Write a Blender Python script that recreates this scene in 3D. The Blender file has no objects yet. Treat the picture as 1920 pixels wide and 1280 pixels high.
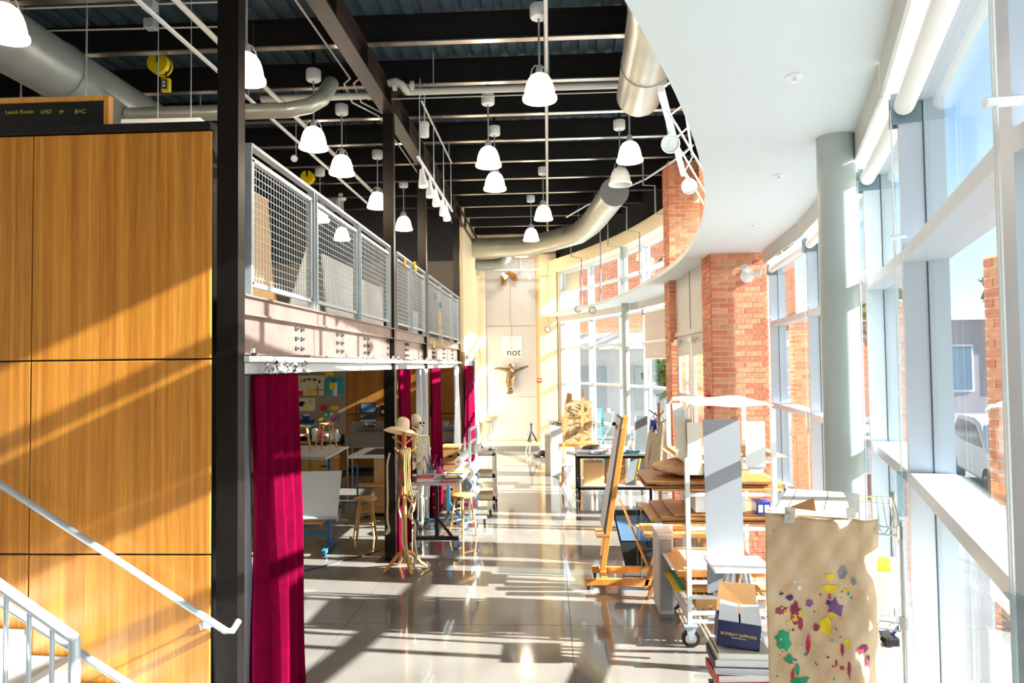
import bpy, math, random
from mathutils import Vector, Matrix
random.seed(7)
S = bpy.context.scene
COL = S.collection
# ---------------------------------------------------------------- camera, sky, sun, exposure
F = 1300.0; EYE = Vector((0, 0, 2.5))
_yd = Vector((70, -43, -F)).normalized()
_zu = Vector((-0.0135, 1, 0)); _zu = (_zu - _zu.dot(_yd) * _yd).normalized()
_xr = _yd.cross(_zu)
RW = Matrix((_xr, _yd, _zu))                    # camera -> world
cd = bpy.data.cameras.new('camera'); cam = bpy.data.objects.new('camera', cd); COL.objects.link(cam)
cd.sensor_width = 36; cd.lens = F / 1920 * 36; cd.clip_start = 0.05; cd.clip_end = 500
cam.matrix_world = Matrix.Translation(EYE) @ RW.to_4x4()
S.camera = cam
SUN = Vector((-1, 0.10, -0.47)).normalized()
W = bpy.data.worlds.new('world'); S.world = W; W.use_nodes = True
_n = W.node_tree.nodes; _l = W.node_tree.links
_sky = _n.new('ShaderNodeTexSky'); _sky.sky_type = 'NISHITA'; _sky.sun_disc = False
_sky.sun_elevation = math.asin(-SUN.z); _sky.sun_rotation = math.atan2(-SUN.x, -SUN.y)
_sky.air_density = 1.0; _sky.dust_density = 0.6; _sky.ozone_density = 1.6
_l.new(_sky.outputs[0], _n['Background'].inputs[0]); _n['Background'].inputs[1].default_value = 0.25
sl = bpy.data.lights.new('sun', 'SUN'); sl.energy = 29; sl.angle = math.radians(0.6); sl.color = (1, .97, .91)
so = bpy.data.objects.new('sun', sl); COL.objects.link(so)
so.rotation_euler = SUN.to_track_quat('-Z', 'Y').to_euler(); so.location = (20, 0, 20)
S.view_settings.view_transform = 'Standard'; S.view_settings.look = 'None'
S.view_settings.exposure = 0.4; S.view_settings.gamma = 1; S.view_settings.use_curve_mapping = False
S.cycles.transparent_max_bounces = 24; S.cycles.max_bounces = 12; S.cycles.diffuse_bounces = 6
S.cycles.sample_clamp_indirect = 8

# ---------------------------------------------------------------- pixel -> point helpers (1920 x 1280 frame)
def ray(px, py): return RW @ Vector(((px - 960) / F, (640 - py) / F, -1))
def at(px, py, Y): d = ray(px, py); return EYE + d * (Y / d.y)
def atz(px, py, Z): d = ray(px, py); return EYE + d * ((Z - 2.5) / d.z)
def flo(px, py): return atz(px, py, 0)
def atx(px, py, X): d = ray(px, py); return EYE + d * (X / d.x)

# ---------------------------------------------------------------- materials
def lin(c):
    def g(v):
        v /= 255.0
        return v / 12.92 if v <= .04045 else ((v + .055) / 1.055) ** 2.4
    return (g(c[0]), g(c[1]), g(c[2]), 1)
MATS = {}
def mat(name, col, rough=.5, metal=0., var=0., scale=6., bump=0., stretch=None, emit=0., col2=None, coat=0., spec=.5, trans=0.):
    if name in MATS: return MATS[name]
    m = bpy.data.materials.new(name); m.use_nodes = True; MATS[name] = m
    nt = m.node_tree; b = nt.nodes['Principled BSDF']; L = nt.links
    b.inputs['Roughness'].default_value = rough; b.inputs['Metallic'].default_value = metal
    b.inputs['Specular IOR Level'].default_value = spec; b.inputs['Coat Weight'].default_value = coat
    c = lin(col); b.inputs['Base Color'].default_value = c
    if emit:
        b.inputs['Emission Color'].default_value = c; b.inputs['Emission Strength'].default_value = emit
    if var or bump or col2:
        tc = nt.nodes.new('ShaderNodeTexCoord'); mp = nt.nodes.new('ShaderNodeMapping')
        if stretch: mp.inputs['Scale'].default_value = stretch
        nz = nt.nodes.new('ShaderNodeTexNoise'); nz.inputs['Scale'].default_value = scale; nz.inputs['Detail'].default_value = 6
        L.new(tc.outputs['Object'], mp.inputs[0]); L.new(mp.outputs[0], nz.inputs[0])
        if var or col2:
            rp = nt.nodes.new('ShaderNodeValToRGB'); e = rp.color_ramp.elements
            e[0].position = .3; e[1].position = .7
            d = lin(col2) if col2 else tuple(min(1, x * (1 + var)) for x in c[:3]) + (1,)
            a = c if col2 else tuple(x * (1 - var) for x in c[:3]) + (1,)
            e[0].color = a; e[1].color = d
            L.new(nz.outputs[0], rp.inputs[0]); L.new(rp.outputs[0], b.inputs['Base Color'])
        if bump:
            bp = nt.nodes.new('ShaderNodeBump'); bp.inputs['Strength'].default_value = bump; bp.inputs['Distance'].default_value = .02
            L.new(nz.outputs[0], bp.inputs['Height']); L.new(bp.outputs[0], b.inputs['Normal'])
    return m
def glassmat(name, tint, refl=.06):
    m = bpy.data.materials.new(name); m.use_nodes = True; MATS[name] = m
    nt = m.node_tree; nt.nodes.clear(); L = nt.links
    o = nt.nodes.new('ShaderNodeOutputMaterial'); mx = nt.nodes.new('ShaderNodeMixShader')
    t = nt.nodes.new('ShaderNodeBsdfTransparent'); g = nt.nodes.new('ShaderNodeBsdfGlossy')
    lw = nt.nodes.new('ShaderNodeLayerWeight'); lw.inputs[0].default_value = .5
    pw = nt.nodes.new('ShaderNodeMath'); pw.operation = 'POWER'; pw.inputs[1].default_value = 4.5
    ma = nt.nodes.new('ShaderNodeMath'); ma.operation = 'MULTIPLY_ADD'; ma.inputs[1].default_value = .45; ma.inputs[2].default_value = refl
    L.new(lw.outputs['Facing'], pw.inputs[0]); L.new(pw.outputs[0], ma.inputs[0])
    t.inputs[0].default_value = lin(tint); g.inputs['Roughness'].default_value = .01
    L.new(ma.outputs[0], mx.inputs[0]); L.new(t.outputs[0], mx.inputs[1]); L.new(g.outputs[0], mx.inputs[2])
    L.new(mx.outputs[0], o.inputs[0]); return m
def woodmat(name, c1, c2, axis='z', rough=.35, scale=9., knots=True):
    if name in MATS: return MATS[name]
    m = bpy.data.materials.new(name); m.use_nodes = True; MATS[name] = m
    nt = m.node_tree; b = nt.nodes['Principled BSDF']; L = nt.links; N = nt.nodes.new
    b.inputs['Roughness'].default_value = rough
    tc = N('ShaderNodeTexCoord'); mp = N('ShaderNodeMapping'); k = .035
    mp.inputs['Scale'].default_value = {'z': (1, 1, k), 'x': (k, 1, 1), 'y': (1, k, 1)}[axis]
    n1 = N('ShaderNodeTexNoise'); n1.inputs['Scale'].default_value = scale; n1.inputs['Detail'].default_value = 8; n1.inputs['Roughness'].default_value = .7
    n2 = N('ShaderNodeTexNoise'); n2.inputs['Scale'].default_value = scale * 7; n2.inputs['Detail'].default_value = 3
    L.new(tc.outputs['Object'], mp.inputs[0]); L.new(mp.outputs[0], n1.inputs[0]); L.new(mp.outputs[0], n2.inputs[0])
    ad = N('ShaderNodeMath'); ad.operation = 'ADD'; ml = N('ShaderNodeMath'); ml.operation = 'MULTIPLY'; ml.inputs[1].default_value = .45
    L.new(n2.outputs[0], ml.inputs[0]); L.new(n1.outputs[0], ad.inputs[0]); L.new(ml.outputs[0], ad.inputs[1])
    rp = N('ShaderNodeValToRGB'); rp.color_ramp.elements[0].position = .52; rp.color_ramp.elements[1].position = .92
    rp.color_ramp.elements[0].color = lin(c1); rp.color_ramp.elements[1].color = lin(c2)
    L.new(ad.outputs[0], rp.inputs[0]); out = rp.outputs[0]
    if name == 'bamboo':                         # laminated strips, each its own tone
        sx = N('ShaderNodeSeparateXYZ'); mu = N('ShaderNodeMath'); mu.operation = 'MULTIPLY'; mu.inputs[1].default_value = 42
        fl_ = N('ShaderNodeMath'); fl_.operation = 'FLOOR'; wn = N('ShaderNodeTexWhiteNoise'); wn.noise_dimensions = '1D'; mr = N('ShaderNodeMapRange'); mr.inputs[3].default_value = .84; mr.inputs[4].default_value = 1.1
        L.new(tc.outputs['Object'], sx.inputs[0]); L.new(sx.outputs[0], mu.inputs[0]); L.new(mu.outputs[0], fl_.inputs[0]); L.new(fl_.outputs[0], wn.inputs['W']); L.new(wn.outputs[0], mr.inputs[0])
        hs = N('ShaderNodeHueSaturation'); L.new(mr.outputs[0], hs.inputs['Value']); L.new(out, hs.inputs['Color']); out = hs.outputs[0]
    L.new(out, b.inputs['Base Color'])
    return m
M = MATS
def setup_mats():
    woodmat('bamboo', (180, 106, 28), (222, 152, 64), 'z', .28, 10)
    woodmat('wood', (196, 138, 72), (226, 176, 110), 'z', .4, 12)
    woodmat('wood_orange', (206, 128, 48), (234, 168, 84), 'z', .35, 12)
    woodmat('wood_dark', (150, 98, 52), (196, 138, 80), 'z', .4, 12)
    woodmat('panel_wood', (150, 92, 30), (186, 124, 50), 'z', .35, 10)
    mat('black_cap', (16, 16, 20), .4)
    mat('steel_dark', (42, 37, 34), .32, .75, .35, 2.2, .05, (1, 1, .25))
    mat('steel_beam', (150, 128, 122), .36, .7, .18, 3, .04)
    mat('steel_brown', (48, 35, 30), .45, .3, .25, 4)
    mat('joist', (22, 20, 20), .5, .2, .3, 3); mat('joist_flange_lit', (206, 194, 184), .22, .9, .3, 1.2, 0, (.3, 1, 1))  # bottom flange coloured pale for the floor light it catches, web dark
    mat('deck', (62, 78, 88), .55, .1, .15, 8)
    mat('galv', (190, 200, 210), .38, .4, .08, 5)
    mat('duct', (150, 158, 158), .4, .45, .08, 4)
    mat('duct_warm', (178, 178, 168), .34, .5, .08, 4)
    mat('white', (226, 230, 230), .5)
    mat('soffit', (216, 225, 227), .6)
    mat('frame', (198, 205, 216), .38, .1)
    mat('frame_warm', (200, 198, 190), .45)
    mat('col_grey', (172, 180, 176), .4)
    mat('white_metal', (236, 240, 242), .3)
    mat('paper', (240, 240, 238), .7)
    mat('cream', (236, 216, 178), .6)
    mat('cream_light', (240, 230, 208), .6)
    mat('panel_grey', (204, 204, 210), .6)
    mat('tan_wall', (160, 140, 118), .8, 0, .06, 20)
    mat('wall_white', (222, 216, 204), .7)
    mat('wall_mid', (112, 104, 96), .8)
    mat('wall_dark', (30, 30, 34), .7)
    mat('crimson', (100, 0, 36), .95, 0, .18, 14, .15, spec=.05)
    mat('liner', (226, 228, 236), .8)
    mat('mortar', (246, 226, 200), .9, 0, .08, 30)
    mat('brick_a', (208, 132, 100), .85, 0, .14, 18, .3)
    mat('brick_b', (196, 116, 88), .85, 0, .14, 18, .3)
    mat('brick_c', (214, 148, 114), .85, 0, .14, 18, .3)
    mat('brick_d', (200, 144, 106), .85, 0, .16, 18, .3)
    mat('black', (14, 14, 16), .45)
    mat('rubber', (22, 22, 24), .6)
    mat('dark_grey', (60, 62, 66), .5)
    mat('mid_grey', (140, 142, 146), .5)
    mat('light_grey', (196, 198, 202), .5)
    mat('board_grey', (156, 158, 166), .45)
    mat('chrome', (210, 212, 214), .15, 1)
    mat('stainless', (186, 180, 170), .28, .85, .06, 6)
    mat('yellow', (240, 208, 10), .45)
    mat('red', (190, 26, 30), .4)
    mat('blue', (24, 50, 140), .4)
    mat('navy', (10, 24, 84), .35)
    mat('steel_blue', (44, 110, 150), .4)
    mat('teal', (20, 160, 170), .5)
    mat('green', (20, 150, 104), .5)
    mat('pink', (226, 60, 130), .4)
    mat('purple', (120, 80, 140), .5)
    mat('gold', (236, 190, 60), .5)
    mat('kraft', (218, 186, 150), .75, 0, .08, 7, .7)
    mat('cardboard', (190, 140, 88), .8)
    mat('canvas_apron', (188, 172, 148), .9, 0, .08, 10, .2)
    mat('straw', (246, 220, 180), .8, 0, .08, 60, .15)
    mat('rope', (214, 186, 140), .85, 0, .2, 80, .3)
    mat('bone', (240, 224, 188), .55, 0, .08, 15)
    mat('bronze', (116, 92, 62), .4, .4, .4, 14, .6)
    mat('straw_brown', (170, 116, 44), .8, 0, .3, 30)
    mat('rope_brown', (124, 96, 58), .9, 0, .25, 90, .4)
    mat('drawing_brown', (200, 176, 136), .9, 0, 0, 9, .2, None, 0, (156, 130, 94))
    mat('mid_slate', (112, 122, 126), .6)
    mat('liner_sheet', (206, 204, 186), .4)
    mat('maroon', (150, 40, 70), .5)
    mat('navy_paint', (60, 44, 110), .5)
    mat('yellow_paint', (238, 204, 40), .5)
    mat('pink_pale', (240, 214, 214), .6)
    mat('beige', (216, 206, 184), .5)
    mat('chalk', (190, 190, 60), .9)
    mat('tape', (226, 222, 216), .4)
    mat('plywood', (236, 190, 134), .6, 0, .08, 6, 0, (6, 6, .5))
    mat('concrete_out', (150, 148, 146), .8, 0, .06, 2)
    mat('asphalt', (112, 112, 118), .9, 0, .08, 3)
    mat('grass', (96, 130, 60), .9, 0, .25, 4)
    mat('leaf', (70, 120, 46), .7, 0, .35, 3)
    mat('bark', (90, 70, 54), .9)
    mat('car_paint', (200, 206, 214), .25, .3)
    mat('car_glass', (46, 56, 66), .08)
    mat('far_building', (150, 148, 160), .8)
    mat('far_glass', (90, 120, 150), .1); mat('far_pane', (196, 202, 208), .3)
    mat('roof_white', (236, 236, 236), .6)
    mat('lamp_glow', (255, 232, 206), .4, emit=4)
    mat('lamp_off', (226, 228, 230), .3)
    mat('spot_glow', (255, 244, 230), .3, emit=8)
    glassmat('glass', (246, 250, 250), .025)
    glassmat('clear_plastic', (226, 236, 240), .05)
    # polished concrete
    m = mat('concrete', (126, 120, 114), .09, 0, .16, 1.3, 0, None, 0, None, .35)
    mat('concrete_joint', (110, 106, 102), .5)
setup_mats()

# ---------------------------------------------------------------- mesh builder
class MB:
    def __init__(s): s.v = []; s.f = []
    def add(s, vs, fs):
        o = len(s.v); s.v += [tuple(v) for v in vs]; s.f += [tuple(i + o for i in f) for f in fs]; return s
    def box(s, x0, x1, y0, y1, z0, z1):
        return s.add([(x0,y0,z0),(x1,y0,z0),(x1,y1,z0),(x0,y1,z0),(x0,y0,z1),(x1,y0,z1),(x1,y1,z1),(x0,y1,z1)],
                     [(0,3,2,1),(4,5,6,7),(0,1,5,4),(1,2,6,5),(2,3,7,6),(3,0,4,7)])
    def cbox(s, c, sx, sy, sz, mtx=None):
        vs = [Vector((a*sx/2, b*sy/2, d*sz/2)) for d in (-1,1) for a, b in ((-1,-1),(1,-1),(1,1),(-1,1))]
        if mtx is not None: vs = [mtx @ v for v in vs]
        return s.add([v + Vector(c) for v in vs], [(0,3,2,1),(4,5,6,7),(0,1,5,4),(1,2,6,5),(2,3,7,6),(3,0,4,7)])
    def bar(s, a, b, w, h, up=(0,0,1)):
        a = Vector(a); b = Vector(b); d = (b - a).normalized(); u = Vector(up)
        if abs(d.dot(u)) > .99: u = Vector((0,1,0)) if abs(d.y) < .9 else Vector((1,0,0))
        r = d.cross(u).normalized(); u = r.cross(d)
        q = [r*w/2*i + u*h/2*j for i, j in ((-1,-1),(1,-1),(1,1),(-1,1))]
        return s.add([a+x for x in q] + [b+x for x in q], [(0,3,2,1),(4,5,6,7),(0,1,5,4),(1,2,6,5),(2,3,7,6),(3,0,4,7)])
    def tube(s, pts, r, n=8, caps=True):
        pts = [Vector(p) for p in pts]; rs = r if isinstance(r, (list, tuple)) else [r]*len(pts)
        rings = []; u = None
        for i, p in enumerate(pts):
            d = ((pts[min(i+1,len(pts)-1)] - pts[max(i-1,0)])).normalized()
            if u is None: u = d.orthogonal().normalized()
            u = (u - u.dot(d)*d); u = u.normalized() if u.length > 1e-6 else d.orthogonal().normalized()
            w = d.cross(u)
            rings.append([p + (u*math.cos(2*math.pi*k/n) + w*math.sin(2*math.pi*k/n))*rs[i] for k in range(n)])
        vs = [v for rg in rings for v in rg]; fs = []
        for i in range(len(pts)-1):
            for k in range(n):
                a = i*n+k; b = i*n+(k+1)%n; fs.append((a, b, b+n, a+n))
        if caps: fs.append(tuple(range(n-1,-1,-1))); fs.append(tuple((len(pts)-1)*n+k for k in range(n)))
        return s.add(vs, fs)
    def cyl(s, a, b, r, n=14): return s.tube([a, b], r, n)
    def lathe(s, prof, c=(0,0,0), n=20, mtx=None):
        vs = []; fs = []; c = Vector(c)
        for r, z in prof:
            for k in range(n):
                v = Vector((r*math.cos(2*math.pi*k/n), r*math.sin(2*math.pi*k/n), z))
                vs.append((mtx @ v if mtx is not None else v) + c)
        for i in range(len(prof)-1):
            for k in range(n):
                a = i*n+k; b = i*n+(k+1)%n; fs.append((a, b, b+n, a+n))
        if prof[0][0] > 1e-4: fs.append(tuple(range(n-1,-1,-1)))
        if prof[-1][0] > 1e-4: fs.append(tuple((len(prof)-1)*n+k for k in range(n)))
        return s.add(vs, fs)
    def ball(s, c, rx, ry=None, rz=None, n=12, m=8, mtx=None):
        ry = ry or rx; rz = rz or rx; vs = []; fs = []; c = Vector(c)
        for i in range(m+1):
            t = math.pi*i/m
            for k in range(n):
                p = 2*math.pi*k/n
                v = Vector((rx*math.sin(t)*math.cos(p), ry*math.sin(t)*math.sin(p), -rz*math.cos(t)))
                vs.append((mtx @ v if mtx is not None else v) + c)
        for i in range(m):
            for k in range(n):
                a = i*n+k; b = i*n+(k+1)%n; fs.append((a, b, b+n, a+n))
        return s.add(vs, fs)
    def prism(s, poly, d):                       # planar polygon (3d points) extruded by vector d
        p = [Vector(q) for q in poly]; n = len(p); d = Vector(d)
        fs = [tuple(range(n-1,-1,-1)), tuple(range(n, 2*n))] + [(i, (i+1)%n, (i+1)%n+n, i+n) for i in range(n)]
        return s.add(p + [q + d for q in p], fs)
    def strip(s, A, B, closed=False):            # two equal-length polylines -> quads
        n = len(A); return s.add(list(A) + list(B), [(i, i+1, i+1+n, i+n) for i in range(n-1)])
    def sweep(s, polys):                         # list of equal-length closed cross sections -> solid
        n = len(polys[0]); vs = [p for q in polys for p in q]; fs = []
        for i in range(len(polys)-1):
            for k in range(n):
                a = i*n+k; b = i*n+(k+1)%n; fs.append((a, b, b+n, a+n))
        fs.append(tuple(range(n-1,-1,-1))); fs.append(tuple((len(polys)-1)*n+k for k in range(n)))
        return s.add(vs, fs)
    def mesh(s, name, m, off=(0,0,0), smooth=False):
        me = bpy.data.meshes.new(name); o = Vector(off)
        me.from_pydata([tuple(Vector(v) - o) for v in s.v], [], s.f)
        import bmesh
        bm = bmesh.new(); bm.from_mesh(me); bmesh.ops.remove_doubles(bm, verts=bm.verts, dist=1e-6)
        bmesh.ops.recalc_face_normals(bm, faces=bm.faces); bm.to_mesh(me); bm.free()
        if smooth:
            for p in me.polygons: p.use_smooth = True
            me.set_sharp_from_angle(angle=math.radians(45))
        me.materials.append(M[m] if isinstance(m, str) else m)
        return me
    def build(s, name, m, parent=None, w=True, smooth=False, bevel=0, solid=0, sub=0, **tags):
        off = (0,0,0)
        if parent is not None and w: off = parent['_o'] if '_o' in parent else (0,0,0)
        me = s.mesh(name, m, off, smooth); o = bpy.data.objects.new(name, me); COL.objects.link(o)
        if parent is not None:
            o.parent = parent
            if '_o' in parent and w: pass
        else:
            # a thing that is one mesh: origin at its base centre
            xs = [v.co for v in me.vertices]; c = Vector((sum(v.x for v in xs)/len(xs), sum(v.y for v in xs)/len(xs), min(v.z for v in xs)))
            me.transform(Matrix.Translation(-c)); o.location = c; o['_o'] = tuple(c)
        if parent is not None: o['_o'] = tuple(off)
        if solid:
            k = o.modifiers.new('solid', 'SOLIDIFY'); k.thickness = solid; k.offset = 0
        if bevel:
            k = o.modifiers.new('bevel', 'BEVEL'); k.width = bevel; k.segments = 2; k.limit_method = 'ANGLE'
        if sub:
            k = o.modifiers.new('sub', 'SUBSURF'); k.levels = sub; k.render_levels = sub
        for t, v in tags.items():
            if v is not None: o[{'cat': 'category'}.get(t, t)] = v
        return o
def thing(name, label, cat, loc=(0,0,0), group=None, kind=None, rz=0):
    o = bpy.data.objects.new(name, None); COL.objects.link(o); o.location = loc; o.empty_display_size = .1
    o['_o'] = tuple(loc); o['label'] = label; o['category'] = cat; o.rotation_euler.z = rz
    if group: o['group'] = group
    if kind: o['kind'] = kind
    return o
def struct(name, label, cat='structure', loc=(0,0,0)): return thing(name, label, cat, loc, None, 'structure')
def copy_tree(o, parent=None):
    c = o.copy(); COL.objects.link(c); c.parent = parent
    for ch in list(o.children): copy_tree(ch, c)
    return c
def text(name, body, size, mtx, m, parent, depth=.001):
    cu = bpy.data.curves.new(name, 'FONT'); cu.body = body; cu.size = size; cu.extrude = depth
    cu.align_x = 'LEFT'
    o = bpy.data.objects.new(name, cu); COL.objects.link(o)
    dg = bpy.context.evaluated_depsgraph_get(); me = bpy.data.meshes.new_from_object(o.evaluated_get(dg))
    bpy.data.objects.remove(o); me.transform(mtx)
    if parent is not None: me.transform(Matrix.Translation(-Vector(parent['_o'])))
    me.materials.clear(); me.materials.append(M[m])
    q = bpy.data.objects.new(name, me); COL.objects.link(q); q.parent = parent
    return q
def frame3(origin, xdir, ydir):                  # matrix placing local xy plane
    x = Vector(xdir).normalized(); y = Vector(ydir); y = (y - y.dot(x)*x).normalized(); z = x.cross(y)
    m = Matrix((x, y, z)).transposed().to_4x4(); m.translation = Vector(origin); return m
# ================================================================ the curved glazed side
CX, CY, RG = -18.2, 10.2, 21.0
def xw(Y, R=RG):
    if Y < 3.24:
        b = CX + math.sqrt(R*R - (3.24-CY)**2); s = .36
        return b - s*(3.24 - max(Y, 1.57)) - (.11*(1.57 - Y) if Y < 1.57 else 0)
    return CX + math.sqrt(R*R - (Y-CY)**2)
def nrm(Y):
    if Y < 1.5: return Vector((.994, -.109, 0)).normalized()
    if Y < 3.2: return Vector((.941, -.339, 0)).normalized()
    return Vector((xw(Y)-CX, Y-CY, 0)).normalized()
def wp(Y, off=0, z=0):
    p = Vector((xw(Y), Y, z)) + nrm(Y)*off; return p
# ---------------------------------------------------------------- floor
fl = struct('floor', 'polished grey concrete floor with sawn joints', 'floor')
fb = MB().box(-9, 5.2, -4.2, 24.5, -.30, -.012); fb.build('floor_bed', 'concrete_joint', fl)
xs = [-8.6, -6.4, -4.2, -2.0, .17, 2.34, 5.1]; ys = [-4.1, -1.1, 1.9, 4.6, 6.75, 9.0, 11.8, 14.6, 17.4, 20.4]
for i in range(len(xs)-1):
    for j in range(len(ys)-1):
        x0, x1 = xs[i]+.003, xs[i+1]-.003
        if x0 > xw(ys[j]) + .6 and x0 > xw(ys[j+1]) + .6: continue
        MB().box(x0, x1, ys[j]+.003, ys[j+1]-.003, -.1, 0).build('floor_slab', 'concrete', fl)
# ---------------------------------------------------------------- roof deck, joists, beam
rf = struct('ceiling', 'dark blue grey metal roof deck high above', 'ceiling')
dk = MB()
for i in range(60):
    x = -8.6 + i*.22; dk.box(x, x+.11, -4.2, 21, 6.42, 6.5); dk.box(x+.11, x+.22, -4.2, 21, 6.46, 6.5)
dk.build('deck_sheet', 'deck', rf)
for i in range(21):
    Y = 7.57 + (i-8)*1.15
    if Y > 20.2: break
    b = thing('roof_joist', 'dark steel roof joist spanning the room under the deck', 'joist', (-2, Y, 6.1), 'roof joists')
    MB().box(-8.6, 4.2, Y-.045, Y+.045, 6.1, 6.115).build('bottom_flange', 'joist_flange_lit', b); MB().box(-8.6, 4.2, Y-.004, Y+.004, 6.115, 6.405).build('web', 'joist', b); MB().box(-8.6, 4.2, Y-.045, Y+.045, 6.405, 6.42).build('top_flange', 'joist', b)
gb = thing('roof_beam', 'brown steel I-beam carried by the dark columns', 'beam', (-2.06, 4, 5.81))
MB().box(-2.152, -1.972, -4, 20.2, 5.81, 5.825).build('bottom_flange', 'steel_brown', gb)
MB().box(-2.068, -2.056, -4, 20.2, 5.825, 6.08).build('web', 'steel_brown', gb)
MB().box(-2.152, -1.972, -4, 20.2, 6.08, 6.1).build('top_flange', 'steel_brown', gb)
for i in range(12):
    Y = 4.1 + i*1.15
    MB().box(-2.056, -1.98, Y, Y+.012, 5.825, 6.08).build('stiffener', 'steel_brown', gb)
# ---------------------------------------------------------------- steel columns on the mezzanine line
for k, (Y, lb) in enumerate(((4.36, 'dark steel column at the edge of the bamboo wall'), (8.88, 'dark steel column beside the straw hat and coat rack'),
                 (11.26, 'dark steel column third along the mezzanine edge'), (15.5, 'dark steel column at the far end of the mezzanine'))):
    c = thing('steel_column', lb, 'column', (-2.062, Y+.1, 0), 'mezzanine columns')
    MB().box(-2.14, -2.0, Y, Y+.016, 0, 5.81).build('flange', 'steel_dark', c)
    MB().box(-2.068, -2.056, Y+.016, Y+.085, 0, 5.81).build('web', 'steel_dark', c)
    MB().box(-2.14, -2.0, Y+.085, Y+.101, 0, 5.81).build('flange', 'steel_dark', c)
    MB().box(-2.013, -2.0, Y+.016, Y+.085, 0, 5.81).build('side_plate', 'steel_dark', c)
    MB().box(-2.14, -2.127, Y+.016, Y+.085, 0, 5.81).build('side_plate', 'steel_dark', c)
    MB().box(-2.22, -1.9, Y-.07, Y+.17, 0, .02).build('base_plate', 'steel_dark', c)
# ---------------------------------------------------------------- glazing bays
LOW = [0.08, 1.0, 2.0, 3.0, 3.74]; HIGH = [3.97, 4.6, 5.18]
def bay(n, Ya, Yb, label, blind=.0, low=True, high=True):
    w = struct('window_%d' % n, label, 'window', tuple(wp((Ya+Yb)/2, 0, 0)))
    a0, b0 = wp(Ya), wp(Yb); t = (b0-a0).normalized(); nn = Vector((t.y, -t.x, 0))
    for rows, on in ((LOW, low), (HIGH, high)):
        if not on: continue
        za, zb = rows[0]-.08, rows[-1]+.06
        # vertical fin at the far end of the bay
        p = b0; q = [p - t*.028, p + t*.028, p + t*.028 + nn*.18, p - t*.028 + nn*.18]
        MB().prism([v + Vector((0,0,za)) for v in q], (0,0,zb-za)).build('mullion', 'frame', w)
        for i, z in enumerate(rows):
            h = .055 if 0 < i < len(rows)-1 else .07
            a = a0 + t*.028; b = b0 - t*.028
            top = z + (.0 if i else 0); q = [a, b, b + nn*.18, a + nn*.18]
            MB().prism([v + Vector((0,0,top-h)) for v in q], (0,0,h)).build('transom', 'frame_warm' if 0 else 'frame', w)
        for i in range(len(rows)-1):
            a = a0 + t*.02 + nn*.097; b = b0 - t*.02 + nn*.097; z0, z1 = rows[i]-.01, rows[i+1]-.06
            q = [a, b, b + nn*.008, a + nn*.008]
            MB().prism([v + Vector((0,0,z0)) for v in q], (0,0,z1-z0)).build('pane', 'glass', w)
            g = MB()
            for u, v2 in ((a, z0),):
                for (p0, p1, zz0, zz1) in ((a, a+t*.014, z0, z1), (b-t*.014, b, z0, z1)):
                    g.prism([p0 - nn*.004 + Vector((0,0,zz0)), p1 - nn*.004 + Vector((0,0,zz0)), p1 + Vector((0,0,zz0)), p0 + Vector((0,0,zz0))], (0,0,zz1-zz0))
            g.build('gasket', 'dark_grey', w)
    return w
def ypx(px):                                     # Y on the glazing arc seen at column px
    lo, hi = 1.6, 20.3
    best = min((abs((ray(px, 680).x/ray(px, 680).y) * (lo + (hi-lo)*k/800) - xw(lo + (hi-lo)*k/800)), lo + (hi-lo)*k/800) for k in range(400, 801))
    return best[1]
NEAR = [-3.9, -2.6, -1.2, .2, 1.57, 3.24, 4.5, 5.75, 6.95, 8.78]
FARY = [12.2, 13.5, ypx(1207), ypx(1162), ypx(1105), ypx(1052)]
wi = 0
for a, b in zip(NEAR, NEAR[1:]):
    wi += 1
    bay(wi, a, b, 'tall glazed bay of the curved window wall, number %d from the viewer' % max(1, wi-3) if wi > 3 else 'tall glazed bay beside the viewpoint, bay %d behind' % (4-wi))
for a, b in zip(FARY, FARY[1:]):
    wi += 1
    bay(wi, a, b, 'glazed bay of the far curved window wall, number %d beyond the brick pier' % (wi-len(NEAR)+1))
# clerestory over the doorway
for a, b in ((8.78, 10.4), (10.4, 12.2)):
    wi += 1; bay(wi, a, b, 'clerestory window above the doors, %s half' % ('nearer' if a < 9 else 'farther'), low=False)
# end jambs
je = struct('trim_1', 'white end post of the far glazing', 'trim')
p = wp(FARY[-1]+.05); MB().box(p.x-.05, p.x+.1, p.y, 20.3, 0, 5.3).build('post', 'cream', je)
# ---------------------------------------------------------------- low soffit / light shelf: follows the wall
def redge(Y):
    if Y < 12: return 20.0
    k = min(1, (Y-12)/8.3); return 20.0 + .55*k
sh = struct('trim_2', 'white curved soffit and light shelf along the windows', 'soffit')
A = []; n = 90
for i in range(n+1):
    Y = -4.0 + 24.3*i/n
    e = Vector((CX + math.sqrt(redge(Y)**2 - (Y-CY)**2) if Y > 1.0 else CX + math.sqrt(400 - (1-CY)**2) - .3*(1-Y), Y, 0)); o = Vector((xw(Y)+.03, Y, 0))
    A.append([e + Vector((0,0,3.88)), e + Vector((0,0,3.95)), o + Vector((0,0,3.95)), o + Vector((0,0,3.88))])
MB().sweep(A).build('shelf', 'soffit', sh)
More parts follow.
